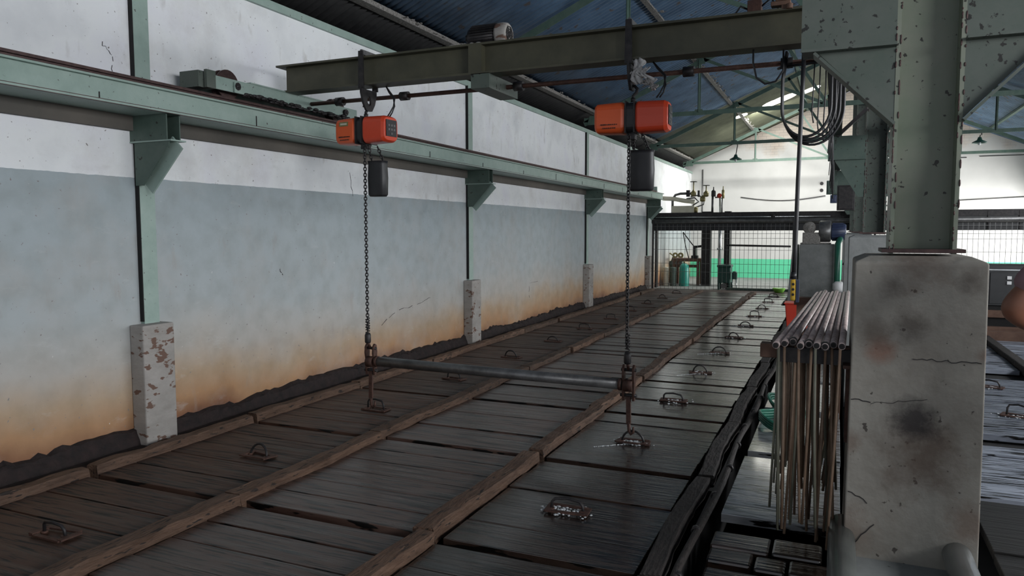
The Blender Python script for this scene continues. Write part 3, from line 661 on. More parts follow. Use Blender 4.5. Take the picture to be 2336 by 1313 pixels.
# end truck on the left rail
b = MB()
for x in (-3.975, -4.155): b.bb(x - .008, x + .008, 3.96, 5.62, 2.385, 2.475)
b.bb(-4.165, -3.96, 4.3, 5.3, 2.475, 2.485).bb(-4.165, -3.96, 3.93, 3.96, 2.38, 2.49)
for y in (4.1, 5.42): b.box((-3.955, y + .1, 2.42), (.012, .14, .075))
et = b.build('end_truck', M['green'], cr)
for y in (4.16, 5.44):
    MB().lathe((-4.11, y, 2.45), [(0, 0), (.105, 0), (.105, .015), (.092, .015), (.092, .055), (.105, .055), (.105, .07), (0, .07)], (1, 0, 0), 24).build('wheel', M['rustdark'], cr)
    MB().lathe((-3.966, y, 2.43), [(0, 0), (.028, 0), (.028, .022), (.012, .022), (.012, .035), (0, .035)], (1, 0, 0), 8).build('axle_nut', M['iron'], cr)
b = MB().bb(-4.16, -3.99, 3.84, 3.93, 2.38, 2.49).bb(-3.98, -3.955, 3.88, 3.96, 2.38, 2.5); b.build('buffer', M['green2'], cr)
b = MB()
for i in range(90):
    y = random.uniform(4.2, 5.5); b.ell((-3.95 + random.uniform(-.02, .01), y, 2.385 + random.uniform(-.015, .012)), (.015, .03, .012), 6, 4)
b.build('grease_crust', M['iron'], cr)['kind'] = 'stuff'
# drive shaft behind and below the girder
MB().tube([(-3.95, GY + .22, 2.43), (.05, GY + .22, 2.43)], .016, 10).build('drive_shaft', M['rustiron'], cr)
for x in (-3.7, -3.1, -2.15, -.95, -.35): MB().lathe((x, GY + .22, 2.43), [(.015, 0), (.034, 0), (.034, .07), (.015, .07)], (1, 0, 0), 10).build('shaft_coupling', M['iron'], cr)
b = MB(); b.bb(-2.35, -2.34, GY - .06, GY + .42, 2.385, 2.475).bb(-2.22, -2.21, GY - .06, GY + .42, 2.385, 2.475).bb(-2.35, -2.21, GY - .06, GY + .42, 2.378, 2.386).bb(-2.35, -2.21, GY - .075, GY - .062, 2.38, 2.48)
b.build('motor_bracket', M['green2'], cr)
# motor on the girder
mt = MB(); mc = (-2.45, GY + .13, 2.775)
mt.lathe(mc, [(0, -.03), (.03, -.03), (.03, 0), (.065, 0), (.07, .02), (.07, .22), (0, .22)], (1, 0, 0), 24)
for k in range(26):
    an = 2 * math.pi * k / 26; v = Vector((0, math.cos(an), math.sin(an)))
    c_ = Vector(mc) + Vector((.12, 0, 0)) + v * .077
    mt.box(c_, (.19, .004, .018), Matrix.Rotation(an - math.pi / 2, 3, 'X'))
mt.bb(-2.43, -2.27, GY + .05, GY + .21, 2.686, 2.70)
mo = mt.build('motor', M['iron'], cr)
MB().lathe((-2.235, GY + .13, 2.775), [(.0, 0), (.082, 0), (.084, .015), (.084, .055), (.078, .078), (.066, .088), (.062, .084), (0, .084)], (1, 0, 0), 28).build('fan_cover', M['conc3'], mo)
b = MB()
for rr_ in (.02, .037, .053):
    b.tube([(-2.147, GY + .13 + rr_ * math.cos(a * math.pi / 8), 2.775 + rr_ * math.sin(a * math.pi / 8)) for a in range(16)], .003, 5, closed=True)
for k in range(6):
    an = math.pi * k / 3; b.tube([(-2.147, GY + .13, 2.775), (-2.147, GY + .13 + .06 * math.cos(an), 2.775 + .06 * math.sin(an))], .003, 5)
b.build('fan_grille', M['iron'], mo)
b = MB()
for i in range(70): b.ell((random.uniform(-2.62, -2.3), GY + random.uniform(-.04, .07), 2.69), (random.uniform(.01, .03), .015, random.uniform(.006, .018)), 6, 4)
for i in range(60): b.ell((random.uniform(-1.5, -.6), GY + random.uniform(-.04, .07), 2.689), (random.uniform(.01, .03), .015, random.uniform(.004, .012)), 6, 4)
b.build('dirt_crust', M['dust'], cr)['kind'] = 'stuff'
# brown terminal box and clamp on the right end of the girder
t = thing('terminal_box', 'small dark red terminal box on top of the right end of the girder', 'electrical box', (-.5, GY, 2.7))
MB().bb(-.53, -.45, GY - .03, GY + .05, 2.686, 2.765).build('box_body', M['rustiron'], t, bevel=.004)
b = MB(); b.tube([(-.53, GY, 2.72), (-.57, GY - .01, 2.74), (-.60, GY - .02, 2.695)], .006, 6).tube([(-.45, GY, 2.73), (-.40, GY, 2.77), (-.35, GY, 2.70)], .006, 6); b.build('wire', M['black'], t)
t = thing('insulator_block', 'tan wooden insulator block on the girder beside the column bracket', 'clamp', (-.32, GY, 2.7))
b = MB(); b.box((-.34, GY - .03, 2.72), (.11, .06, .025)).box((-.33, GY - .03, 2.745), (.08, .05, .02)).box((-.31, GY - .05, 2.69), (.05, .05, .03)).lathe((-.29, GY - .08, 2.675), [(0, 0), (.02, 0), (.02, .03), (0, .03)], (0, 0, 1), 8)
b.build('block', M['timber'], t, bevel=.004)

# trolley hangers (strap around the girder with a hook eye)
def hanger(x, lab):
    t = thing('trolley_hanger', lab, 'hanger', (x, GY, 2.47))
    poly = [(-.1, 2.475), (-.098, 2.42), (-.075, 2.35), (-.035, 2.295), (.035, 2.295), (.075, 2.35), (.098, 2.42), (.1, 2.475), (.05, 2.45), (-.05, 2.45)]
    def out(an):
        d = Vector((math.cos(an), math.sin(an))); best = None
        for k in range(len(poly)):
            p, q = Vector(poly[k]) - Vector((0, 2.37)), Vector(poly[(k + 1) % len(poly)]) - Vector((0, 2.37)); e = q - p
            den = d.x * e.y - d.y * e.x
            if abs(den) < 1e-9: continue
            s_ = (p.x * e.y - p.y * e.x) / den; u_ = (p.x * d.y - p.y * d.x) / den
            if s_ > 0 and -1e-6 <= u_ <= 1 + 1e-6 and (best is None or s_ < best): best = s_
        return (d.x * best, 2.37 + d.y * best)
    n_ = 40; o_ = [out(2 * math.pi * k / n_) for k in range(n_)]; i_ = [(.024 * math.cos(2 * math.pi * k / n_), 2.37 + .036 * math.sin(2 * math.pi * k / n_)) for k in range(n_)]
    vs = []
    for dd in (x - .008, x + .008): vs += [(dd, GY + a, z) for a, z in o_] + [(dd, GY + a, z) for a, z in i_]
    fs = []
    for k in range(n_):
        j = (k + 1) % n_
        fs += [(k, j, n_ + j, n_ + k), (2 * n_ + k, 3 * n_ + k, 3 * n_ + j, 2 * n_ + j), (k, 2 * n_ + k, 2 * n_ + j, j), (n_ + k, n_ + j, 3 * n_ + j, 3 * n_ + k)]
    MB().add(vs, fs).build('eye_plate', M['iron'], t)
    for s_, w in ((-1, .024), (1, .024)):
        b = MB(); b.prism([(x - w, 2.45), (x + w, 2.45), (x + w * .8, 2.72), (x - w * .8, 2.72)], GY + s_ * .09 - .006, GY + s_ * .09 + .006, lambda a, z, d_: (a, d_, z))
        b.build('side_strap', M['iron'], t)
    MB().bb(x - .006, x + .012, GY - .09, GY + .09, 2.695, 2.73).build('top_link', M['steel'], t)
    for y_ in (-.1, .088): MB().lathe((x, GY + y_, 2.705), [(0, 0), (.011, 0), (.011, .012), (0, .012)], (0, 1, 0), 8).build('bolt_head', M['iron'], t)
    return t
hanger(-3.245, 'black steel trolley hanger strap above the left orange hoist')
hanger(-1.235, 'thin edge-on trolley hanger strap above the right orange hoist')

# chain
def chain(b, p0, p1, pitch=.022, r=.0042, w=.0105):
    p0, p1 = Vector(p0), Vector(p1); d = p1 - p0; n = max(2, int(d.length / pitch)); a = d.normalized()
    u = a.orthogonal().normalized(); v = a.cross(u)
    for i in range(n):
        c = p0 + d * ((i + .5) / n); s_ = u if i % 2 else v; L_ = pitch * .72
        pts = []
        for k in range(8):
            an = 2 * math.pi * k / 8 + math.pi / 8; pts.append(c + s_ * w * math.cos(an) + a * (L_ * math.sin(an) * (1.0)))
        b.tube(pts, r, 5, closed=True)
    return b

def hoist(x, y, rz, lab, m1, m2, zt, side):
    t = thing('electric_chain_hoist', lab, 'hoist', (x, y, zt))
    t.rotation_euler = (0, 0, 0)
    Rm = Matrix.Rotation(rz, 3, 'Z')
    def P(a, c, z): v = Rm @ Vector((a, c, 0)); return Vector((x + v.x, y + v.y, zt + z))
    def shell(a0, a1, sc0, sc1, name, m):
        b = MB(); n = 28; prof = []
        def sec(a, sc):
            o = []
            for k in range(n):
                an = 2 * math.pi * k / n; cx_, cz_ = math.cos(an), math.sin(an)
                ex = .45
                o.append(P(a, sc * .092 * math.copysign(abs(cx_) ** ex, cx_), -.105 + sc * .1 * math.copysign(abs(cz_) ** ex, cz_)))
            return o
        st = [(a0, sc0 * .86), (a0 + (a1 - a0) * .08, sc0), (a1 - (a1 - a0) * .12, sc1), (a1, sc1 * .88)]
        vs = [p for a, s_ in st for p in sec(a, s_)]
        fs = [(i * n + k, i * n + (k + 1) % n, (i + 1) * n + (k + 1) % n, (i + 1) * n + k) for i in range(3) for k in range(n)]
        b.add(vs, fs, False); b.add(vs[:n], [list(range(n))]); b.add(vs[-n:], [list(range(n))])
        return b.build(name, m, t, bevel=.004)
    W_ = .235
    lsh = shell(-W_, -.035, .94, 1.0, 'left_housing', m1); lsh['label'] = 'orange left motor housing'
    rsh = shell(.028, W_, 1.0, .96, 'right_housing', m2)
    shell(-.045, .04, .93, .93, 'gear_case', M['black'])
    # ribs of the black case
    b = MB()
    for a in (-.03, .025): b.box(P(a, 0, -.105), (.008, .185, .2), Rm)
    b.build('case_rib', M['iron'], t)
    # end panel
    b = MB(); b.box(P(W_ + .002, 0, -.1), (.008, .12, .12), Rm); b.build('end_panel', M['black'], t)
    b = MB()
    for (c_, z_) in ((-.03, -.08), (.0, -.08), (.03, -.08), (-.03, -.11), (.0, -.11), (.03, -.11), (0, -.14)): b.box(P(W_ + .007, c_, z_), (.003, .02, .015), Rm)
    b.build('end_vent', M['steel'], t)
    # maker's plate and worn lettering rows
    if side == 'L':
        MB().box(P(-.14, -.09, -.055), (.085, .006, .032), Rm).build('name_plate', M['brass'], t)
        MB().box(P(-.14, -.0935, -.055), (.06, .003, .012), Rm).build('plate_lettering', M['cream'], t)
    b = MB(); rr = random.Random(5)
    for z_, n_ in ((-.15, 9), (-.172, 7)):
        for k in range(n_):
            b.box(P(-.185 + k * .0125 + (.012 if n_ == 7 else 0), -.0925, z_), (rr.uniform(.005, .009), .004, rr.uniform(.006, .009)), Rm)
    b.build('worn_lettering', M['rustiron'], t)
    # hook
    b = MB(); b.tube([P(0, 0, 0), P(0, 0, .02)], .016, 10)
    pts = [P(.0, 0, .02), P(.0, 0, .035), P(.022, 0, .055), P(.026, 0, .08), P(.008, 0, .1), P(-.016, 0, .095), P(-.026, 0, .075)]
    b.tube(pts, [.012, .011, .011, .011, .010, .009, .005], 8).build('top_hook', M['iron'], t)
    # chain guide and chains
    b = MB(); b.bb(x - .03, x + .02, y - .03, y + .03, zt - .24, zt - .19).build('chain_guide', M['iron'], t)
    return t, P
EX = None
hl, P1 = hoist(-3.27, GY, -.1, 'orange electric chain hoist on the left, nearer the blue wall', M['orange'], M['orangered'], 2.255, 'L')
hr, P2 = hoist(-1.225, GY, .04, 'orange electric chain hoist on the right, with a rag tied above it', M['orange'], M['orangered'], 2.225, 'R')
for (t, x, bagx, bagy) in ((hl, -3.262, -3.185, GY + .02), (hr, -1.24, -1.19, GY + .1)):
    b = MB(); chain(b, (x, GY - .035, 2.03), (x, GY - .035, .64)); b.build('load_chain', M['iron'], t)
    b = MB(); chain(b, (x + .09 if t is hl else x + .07, GY + .0, 2.03), (bagx + .05, bagy, 1.92)); chain(b, (x + .015, GY - .01, 2.04), (bagx - .05, bagy, 1.92)); b.build('slack_chain', M['iron'], t)
    b = MB(); n = 20; vs = []; lv = [(1.66, .85), (1.675, 1.0), (1.8, 1.05), (1.9, .98), (1.925, 1.04), (1.925, .9), (1.88, .88)]
    for z, s_ in lv:
        for k in range(n):
            an = 2 * math.pi * k / n; vs.append((bagx + (.08 if t is hr else .072) * s_ * math.copysign(abs(math.cos(an)) ** .5, math.cos(an)), bagy + .045 * s_ * math.copysign(abs(math.sin(an)) ** .5, math.sin(an)), z))
    b.add(vs, [(i * n + k, i * n + (k + 1) % n, (i + 1) * n + (k + 1) % n, (i + 1) * n + k) for i in range(len(lv) - 1) for k in range(n)], True); b.add(vs[:n], [list(range(n))])
    b.add(vs[-n:], [list(range(n))])
    b.build('chain_bag', M['black'], t)
# supply cable down to each hoist
for (x, lab) in ((-3.06, 'twin black supply cable looping from the girder to the left hoist'), (-1.05, 'black supply cable looping from the girder to the right hoist')):
    b = MB()
    for k in range(2): b.tube([(x - .06, GY + .05, 2.475), (x - .03 + k * .01, GY + .04, 2.43), (x + .015 + k * .012, GY + .03, 2.38), (x + .03 - k * .01, GY + .02, 2.32), (x + .02 - k * .02, GY, 2.27), (x - .005 - k * .02, GY, 2.24)], .0055, 6)
    tag(b.build('supply_cable', M['black']), lab, 'cable')
# rag
b = MB(); rr = random.Random(11); n = 7; mm_ = 12
def rag(c, w, h, sd):
    vs = []
    for i in range(mm_ + 1):
        for k in range(n + 1):
            vs.append((c[0] + w * (k / n - .5) * (1 + .3 * math.sin(i * .8)) + .02 * math.sin(i * .6 + sd) + .015 * (i / mm_) * 3 * (sd > 1), c[1] + .018 * math.sin(k * 1.9 + i * .7 + sd), c[2] - h * i / mm_ + .01 * math.sin(k * 2.2)))
    b.add(vs, [(i * (n + 1) + k, i * (n + 1) + k + 1, (i + 1) * (n + 1) + k + 1, (i + 1) * (n + 1) + k) for i in range(mm_) for k in range(n)], True)
rag((-1.19, GY - .06, 2.475), .06, .15, 0); rag((-1.15, GY - .07, 2.42), .055, .10, 2); rag((-1.125, GY - .04, 2.34), .035, .05, 3)
o = b.build('cloth_rag', M['cloth']); so = o.modifiers.new('s', 'SOLIDIFY'); so.thickness = .006
tag(o, 'grey cloth rag knotted around the right trolley hanger', 'rag')

# hook clamps, hook rods and spreader bar
def clamp(x, zc, lab, zhook, dx):
    t = thing('lifting_clamp', lab, 'hook', (x, GY, zc))
    MB().lathe((x, GY - .035, zc + .13), [(0, 0), (.02, 0), (.024, .01), (.024, .06), (.018, .075), (0, .075)], (0, 0, 1), 12).build('chain_stop', M['iron'], t)
    b = MB(); pts = [(x + .016 * math.cos(k * .9), GY - .035 + .016 * math.sin(k * .9), zc + .2 + k * .0028) for k in range(45)]
    b.tube(pts, .0035, 5).build('spring', M['iron'], t)
    b = MB().tube([(x, GY - .035, zc + .14), (x, GY - .01, zc + .09)], .011, 8)
    for s_ in (-1, 1):
        yy = GY + .0; xx = x + s_ * .034
        poly = [(-.02, .10), (.0, .12), (.02, .11), (.028, .06), (.022, -.02), (.024, -.09), (.012, -.12), (-.012, -.12), (-.02, -.06), (-.016, 0), (-.026, .05)]
        b.prism([(yy + a, zc + z) for a, z in poly], xx - .007, xx + .007, lambda a, z, d_: (d_, a, z))
    b.build('cheek_plate', M['rustiron'], t)
    b = MB().tube([(x - .05, GY, zc + .085), (x + .05, GY, zc + .085)], .011, 8).tube([(x - .055, GY, zc - .085), (x + .055, GY, zc - .085)], .012, 8); b.build('pin', M['iron'], t)
    b = MB(); b.lathe((x, GY, zc - .02), [(0, -.03), (.042, -.03), (.042, .03), (0, .03)], (1, 0, 0), 16); b.build('clamp_body', M['rustiron'], t)
    b = MB(); b.bar((x, GY, zc - .09), (x + dx * .2, GY - .02, zhook + .08), .03, .018, (0, 1, 0))
    b.tube([(x + dx * .2, GY - .02, zhook + .09), (x + dx * .3, GY - .02, zhook + .03), (x + dx * .6, GY - .02, zhook + .01), (x + dx, GY - .02, zhook + .025), (x + dx, GY - .02, zhook + .06)], [.012, .012, .011, .010, .006], 8)
    b.build('hook_rod', M['rustiron'], t)
clamp(-3.262, .42, 'rusty double-plate lifting clamp at the left end of the spreader bar', .04, .045)
clamp(-1.235, .40, 'rusty double-plate lifting clamp at the right end of the spreader bar', .05, .04)
t = thing('spreader_bar', 'grey round spreader bar hanging between the two lifting clamps', 'bar', (-2.25, GY, .4))
MB().tube([(-3.215, GY, .405), (-1.28, GY, .385)], .037, 20).build('bar_tube', M['steel'], t)
for x_, z_ in ((-3.215, .405), (-1.3, .385)): MB().lathe((x_, GY, z_), [(.03, 0), (.042, 0), (.042, .02), (.03, .02)], (1, 0, 0), 16).build('end_ring', M['rustiron'], t)

# ------------------------------------------------------------------ festoon cables and pendant control
b = MB()
for k in range(4):
    r_ = .22 + .018 * k; cx = -.19 + .012 * k; pts = []
    for q in range(20):
        an = math.pi + math.pi * q / 19; pts.append((cx + r_ * .62 * math.cos(an), GY + .03 + .02 * k, 2.13 + r_ * .8 * math.sin(an) - .0))
    pts = [(pts[0][0] + .02, pts[0][1], 2.46)] + [(pts[0][0], pts[0][1], 2.3)] + pts + [(pts[-1][0], pts[-1][1], 2.3), (pts[-1][0] - .03, pts[-1][1], 2.46)]
    b.tube(pts, .008 - .001 * (k % 2), 6)
tag(b.build('cable_coil', M['black']), 'big hanging loop of several black cables beside the column bracket', 'cable')
b = MB(); b.tube([(-.49, GY - .02, 2.48), (-.49, GY - .02, 2.40), (-.47, GY - .02, 2.31), (-.42, GY - .02, 2.27), (-.36, GY - .02, 2.28), (-.32, GY - .02, 2.34), (-.32, GY - .02, 2.46)], .006, 6)
tag(b.build('cable_loop', M['black']), 'single small black cable loop left of the big coil', 'cable')
b = MB()
for k in range(5): b.tube([(-.15 + .03 * k, GY + .1, 2.46), (-.155 + .034 * k, GY + .1, 2.25), (-.16 + .032 * k, GY + .1, 2.1 - .06 * (k % 3)), (-.15 + .03 * k, GY + .1, 2.04 - .06 * (k % 3))], .004, 5)
tag(b.build('wire_bunch', M['black']), 'bunch of thin black wires dangling behind the big cable loop', 'cable')
b = MB(); b.tube([(-.33, GY + .1, 2.385), (.0, GY + .1, 2.40)], .008, 6).tube([(-.36, 4.9, 2.385), (-.33, GY + .1, 2.385)], .008, 6)
tag(b.build('cable_rail', M['iron']), 'thin steel wire rail carrying the cable loops', 'rail')
PX, PYY = -.225, 4.6
b = MB(); b.tube([(-.20, PYY, 2.47), (-.205, PYY, 2.2), (-.215, PYY, 1.7), (PX + .005, PYY, 1.3), (PX, PYY, 1.13)], .012, 8)
tag(b.build('pendant_cable', M['black']), 'thick black vertical cable carrying the yellow pendant control', 'cable')
t = thing('pendant_control', 'yellow handheld crane pendant control hanging on the vertical cable', 'control', (PX, PYY, 1.0))
MB().box((PX, PYY, 1.055), (.03, .035, .125)).build('housing', M['yellow'], t, bevel=.01)
MB().lathe((PX, PYY, 1.12), [(.012, 0), (.02, 0), (.014, .04), (.012, .04)], n=10).build('cable_gland', M['black'], t)
b = MB()
for k in range(3): b.lathe((PX, PYY - .02, 1.09 - k * .03), [(0, 0), (.008, 0), (.008, .006), (0, .006)], (0, -1, 0), 8)
b.build('button', M['black'], t)
MB().box((PX + .024, PYY, 1.05), (.016, .03, .13)).build('back_plate', M['motorblue'], t)

# ------------------------------------------------------------------ tube rack
RY = 3.5
tag(MB().bb(-.315, .07, 3.62, 3.70, .81, .875).build('rack_bearer', M['timber'], bevel=.004), 'brown timber bearer under the near ends of the tubes', 'timber')
tag(MB().bb(-.235, .07, 3.585, 3.615, .80, .868).build('rack_dark_bar', M['iron']), 'black bar in front of the timber under the tube ends', 'bracket')  # black bar put in to make the bearer dark below the tubes
tag(MB().bb(-.3, .09, 6.3, 6.4, .81, .87).bb(-.28, -.22, 6.3, 6.4, -.42, .81).bb(.0, .06, 6.3, 6.4, -.42, .81).build('rack_trestle', M['timber']), 'timber trestle carrying the far ends of the tubes', 'trestle')
tag(MB().bb(.055, .075, 3.6, 3.75, .45, .86).bb(.04, .07, 3.5, 3.8, .80, .815).build('rack_bracket', M['rustiron']), 'rusty steel bracket on the left side of the foreground pedestal', 'bracket')
NX = 9
for i in range(NX):
    x = -.235 + i * .0335; y0 = RY + .02 * ((i * 7) % 5) - .04; xe = -.13 + i * .028
    rr = random.Random(i + 20); r_ = .0155
    t = thing('agitator_tube', 'scaly lilac grey air tube with thin drop rods, %s' % ('leftmost of the rack' if i == 0 else ORD[i] + ' from the left in the rack' if i < NX - 1 else 'rightmost, against the pedestal'), 'tube', (x, y0, .893))
    z0 = .893 + .004 * (i % 3)
    MB().tube([(x, y0, z0), (x + (xe - x) * .5, (y0 + 6.45) / 2, z0 - .002), (xe, 6.45 + .06 * (i % 3), z0)], r_, 12).build('tube', M['pipe'], t)
    b = MB(); b.lathe((x, y0 - .012, z0), [(.009, .0), (r_ * .78, .0), (r_ * .8, .02), (.009, .02)], (0, 1, 0), 12)
    if i in (2, 4, 6): b.lathe((x, y0 + .0, z0), [(r_, 0), (r_ + .004, 0), (r_ + .004, .035), (r_, .035)], (0, 1, 0), 12)
    b.build('collar', M['iron'], t)
    MB().lathe((x, y0 - .014, z0), [(0, 0), (.0095, 0), (.0095, .01), (0, .01)], (0, 1, 0), 10).build('bore', M['pit'], t)
    for k in range(8):
        yy = y0 + .03 + k * .1 + rr.uniform(-.03, .03); dz = rr.uniform(.0, .1) + (.12 if k > 2 else 0); le = rr.uniform(-.03, .03)
        if i == NX - 1: le = -.03 - k * .008
        zb = -.02 + dz if i > 0 else -.03 + dz
        xo = rr.uniform(-.01, .01)
        MB().tube([(x + xo, yy, z0 - .012), (x + xo + le * .3, yy + .005, .5), (x + xo + le, yy + rr.uniform(-.02, .02), zb)], .0064, 6).build('drop_rod', M['rodg'] if (i * 3 + k) % 5 == 0 or i == 0 else M['rod'], t)
# foreground pipes coming out of the pedestal foot
for i, (x, m, lab) in enumerate(((.055, M['pipegreen'], 'thick grey green pipe running out from the left foot of the pedestal'), (.49, M['silver'], 'thick galvanised pipe running out from the right foot of the pedestal'))):
    tag(MB().tube([(x, 1.4, .065), (x, 3.6, .065)], .055, 24).build('floor_pipe', m), lab, 'pipe')
struct(MB().bb(.07, .52, 1.2, 3.5, -.42, -.005).build('trim_5', M['conc2']))

# green hose coil
b = MB()
for k in range(4):
    r_ = .13 + .01 * k; b.tube([(-.36 + r_ * math.cos(q * math.pi / 14) + .01 * k, 5.75 + 1.6 * r_ * math.sin(q * math.pi / 14), -.01 + .018 * k + .02 * math.sin(q * .5)) for q in range(28)], .011, 6, closed=True)
for k in range(3):
    r_ = .12 + .01 * k; b.tube([(-.34 + r_ * math.cos(q * math.pi / 14), 6.35 + 1.6 * r_ * math.sin(q * math.pi / 14), .0 + .018 * k + .02 * math.sin(q * .5 + 1)) for q in range(28)], .011, 6, closed=True)
tag(b.build('garden_hose', M['hose']), 'dark green hose lying coiled on the walkway behind the rods', 'hose')

# red crate beyond
t = thing('red_bin', 'red plastic bin standing by the concrete block behind the pendant control', 'bin', (-.5, 10.5, 0))
b = MB(); b.prism([(-.56, -.02), (-.34, -.02), (-.30, .44), (-.60, .44)], 10.3, 10.6, lambda a, z, d_: (a, d_, z)); b.build('bin_body', M['red'], t, bevel=.01)
MB().bb(-.61, -.29, 10.29, 10.61, .44, .455).build('rim', M['red'], t)

# ------------------------------------------------------------------ concrete block with gear motor
t = thing('machine_foundation', 'grey concrete machine foundation block under the gear motor', 'block', (-.35, 15.7, 0))
b = MB(); b.prism([(-.69, -.42), (-.03, -.42), (-.03, 1.13), (-.67, 1.13)], 15.5, 16.2, lambda a, z, d_: (a, d_, z)); b.build('block_body', M['conc2'], t, bevel=.015)
b = MB(); b.prism([(-.90, -.42), (-.70, -.42), (-.70, 1.12), (-.79, 1.12)], 15.5, 16.15, lambda a, z, d_: (a, d_, z)); b.build('side_buttress', M['conc2'], t, bevel=.01)
t = thing('gear_motor', 'dusty gearbox with a dark blue motor on the concrete foundation', 'motor', (-.3, 15.8, 1.13))
b = MB(); b.bb(-.62, -.30, 15.6, 15.95, 1.15, 1.36).lathe((-.5, 15.78, 1.45), [(0, -.13), (.1, -.13), (.12, -.1), (.12, .1), (0, .13)], (0, -1, 0), 20)
b.bb(-.66, -.1, 15.58, 16, 1.13, 1.16); b.build('gearbox', M['dust'], t, bevel=.015)
MB().lathe((-.33, 15.78, 1.38), [(0, 0), (.19, 0), (.21, .03), (.21, .2), (.19, .22), (0, .22)], (1, 0, 0), 24).build('bell_housing', M['steel'], t)
b = MB().lathe((-.11, 15.78, 1.37), [(0, 0), (.15, 0), (.16, .02), (.16, .24), (.13, .27), (0, .27)], (1, 0, 0), 22)
for k in range(20):
    an = 2 * math.pi * k / 20; b.box(Vector((.01, 15.78, 1.37)) + Vector((0, math.cos(an), math.sin(an))) * .165, (.2, .006, .02), Matrix.Rotation(an - math.pi / 2, 3, 'X'))
b.build('motor_body', M['motorblue'], t)
MB().tube([(.0, 15.4, 1.2), (.0, 15.4, -.05)], .05, 12).tube([(.0, 15.4, 1.2), (.02, 15.5, 1.25), (.05, 15.7, 1.27)], .045, 12).tube([(.1, 15.4, .2), (.1, 15.4, .95)], .03, 8)
tag(MB().tube([(.02, 15.4, -.3), (.02, 15.4, 1.15), (.05, 15.5, 1.22), (.06, 15.75, 1.24)], .055, 14).build('green_standpipe', M['hose']), 'dark green vertical standpipe beside the concrete block', 'pipe')
tag(MB().tube([(.2, 15.3, -.3), (.2, 15.3, 1.3)], .018, 8).tube([(.12, 15.3, .75), (.2, 15.3, .9)], .02, 8).build('conduit', M['iron']), 'black conduit beside the green standpipe', 'pipe')
t = thing('glass_jar', 'small white plastic jar at the far end of the tubes', 'jar', (.05, 14.9, .3)); MB().lathe((.05, 14.9, .28), [(0, 0), (.09, 0), (.1, .05), (.1, .14), (.06, .18), (0, .18)], n=16).build('jar_body', M['white'], t)
tag(MB().bb(-.04, .16, 14.8, 15.0, -.42, .28).build('stand_block', M['conc2']), 'short concrete stand under the white jar', 'stand')

# ------------------------------------------------------------------ fence and header
FY = 18.1
t = thing('pipe_header', 'dark horizontal header of pipes and channels across the hall above the fence', 'header', (0, FY, 1.6))
MB().bb(WX + .12, XR, FY - .06, FY + .06, 1.70, 1.83).build('upper_channel', M['iron'], t)
MB().tube([(WX + .12, FY - .1, 1.62), (XR, FY - .1, 1.62)], .055, 14).build('lower_pipe', M['steel'], t)
MB().tube([(WX + .2, FY - .1, 1.715), (-.15, FY - .1, 1.715)], .016, 8).build('thin_pipe', M['silver'], t)
MB().bb(WX + .12, XR, FY - .02, FY + .04, 1.40, 1.70).build('dark_strip_curtain', M['panel'], t)
b = MB()
for i in range(16): b.bb(WX + .5 + i * .55, WX + .53 + i * .55, FY - .07, FY - .02, 1.42, 1.80)
b.build('clip', M['iron'], t)
MB().lathe((-1.35, FY - .1, 1.74), [(0, -.03), (.05, -.03), (.05, .03), (0, .03)], (0, 0, 1), 10).build('valve_knob', M['iron'], t)
def fence(x0, x1, z0, z1, lab):
    t = thing('wire_fence', lab, 'fence', ((x0 + x1) / 2, FY - .14, z0))
    b = MB(); n = int((x1 - x0) / .095)
    for i in range(n + 1):
        x = x0 + (x1 - x0) * i / n; b.bar((x, FY - .14, z0), (x, FY - .14, z1), .007, .007)
    for z in [z for z in (.12, .42, .62, .95, 1.22, 1.33, 1.5) if z0 < z < z1]: b.bar((x0, FY - .14, z), (x1, FY - .14, z), .008, .008)
    b.build('wire_mesh', M['steel'], t)
    for x in (x0, x1): MB().bb(x - .02, x + .02, FY - .16, FY - .12, 0, z1 + .1).build('fence_post', M['iron'], t)
fence(-4.1, -.9, .0, 1.56, 'fine wire mesh fence across the end of the left bay')
fence(.75, 4.9, .0, 1.56, 'fine wire mesh fence across the end of the right bay')
tag(MB().tube([(-2.35, FY - .2, 1.06), (-.95, FY - .2, 1.04)], .022, 8).build('guard_rail', M['iron']), 'dark horizontal rail pipe across the bright opening behind the fence', 'rail')
tag(MB().bb(-.92, -.84, FY - .2, FY - .1, -.05, 1.4).build('gate_post', M['iron']), 'dark gate post at the right end of the left bay fence', 'post')

# dark machine columns behind the fence
for i, (x, w, lab) in enumerate(((-3.16, .24, 'left dark steel column behind the fence'), (-2.79, .10, 'slim grey standpipe between two dark columns behind the fence'), (-2.62, .16, 'right dark steel column behind the fence'))):
    if i == 1: tag(MB().tube([(x, 19.9, -.05), (x, 19.9, 2.3)], .045, 12).lathe((x, 19.9, .9), [(.045, 0), (.07, 0), (.07, .05), (.045, .05)], n=12).build('standpipe', M['silver']), lab, 'pipe')
    else: tag(MB().bb(x - w / 2, x + w / 2, 20, 20.2, -.05, 1.9).build('machine_column', M['iron']), lab, 'column')
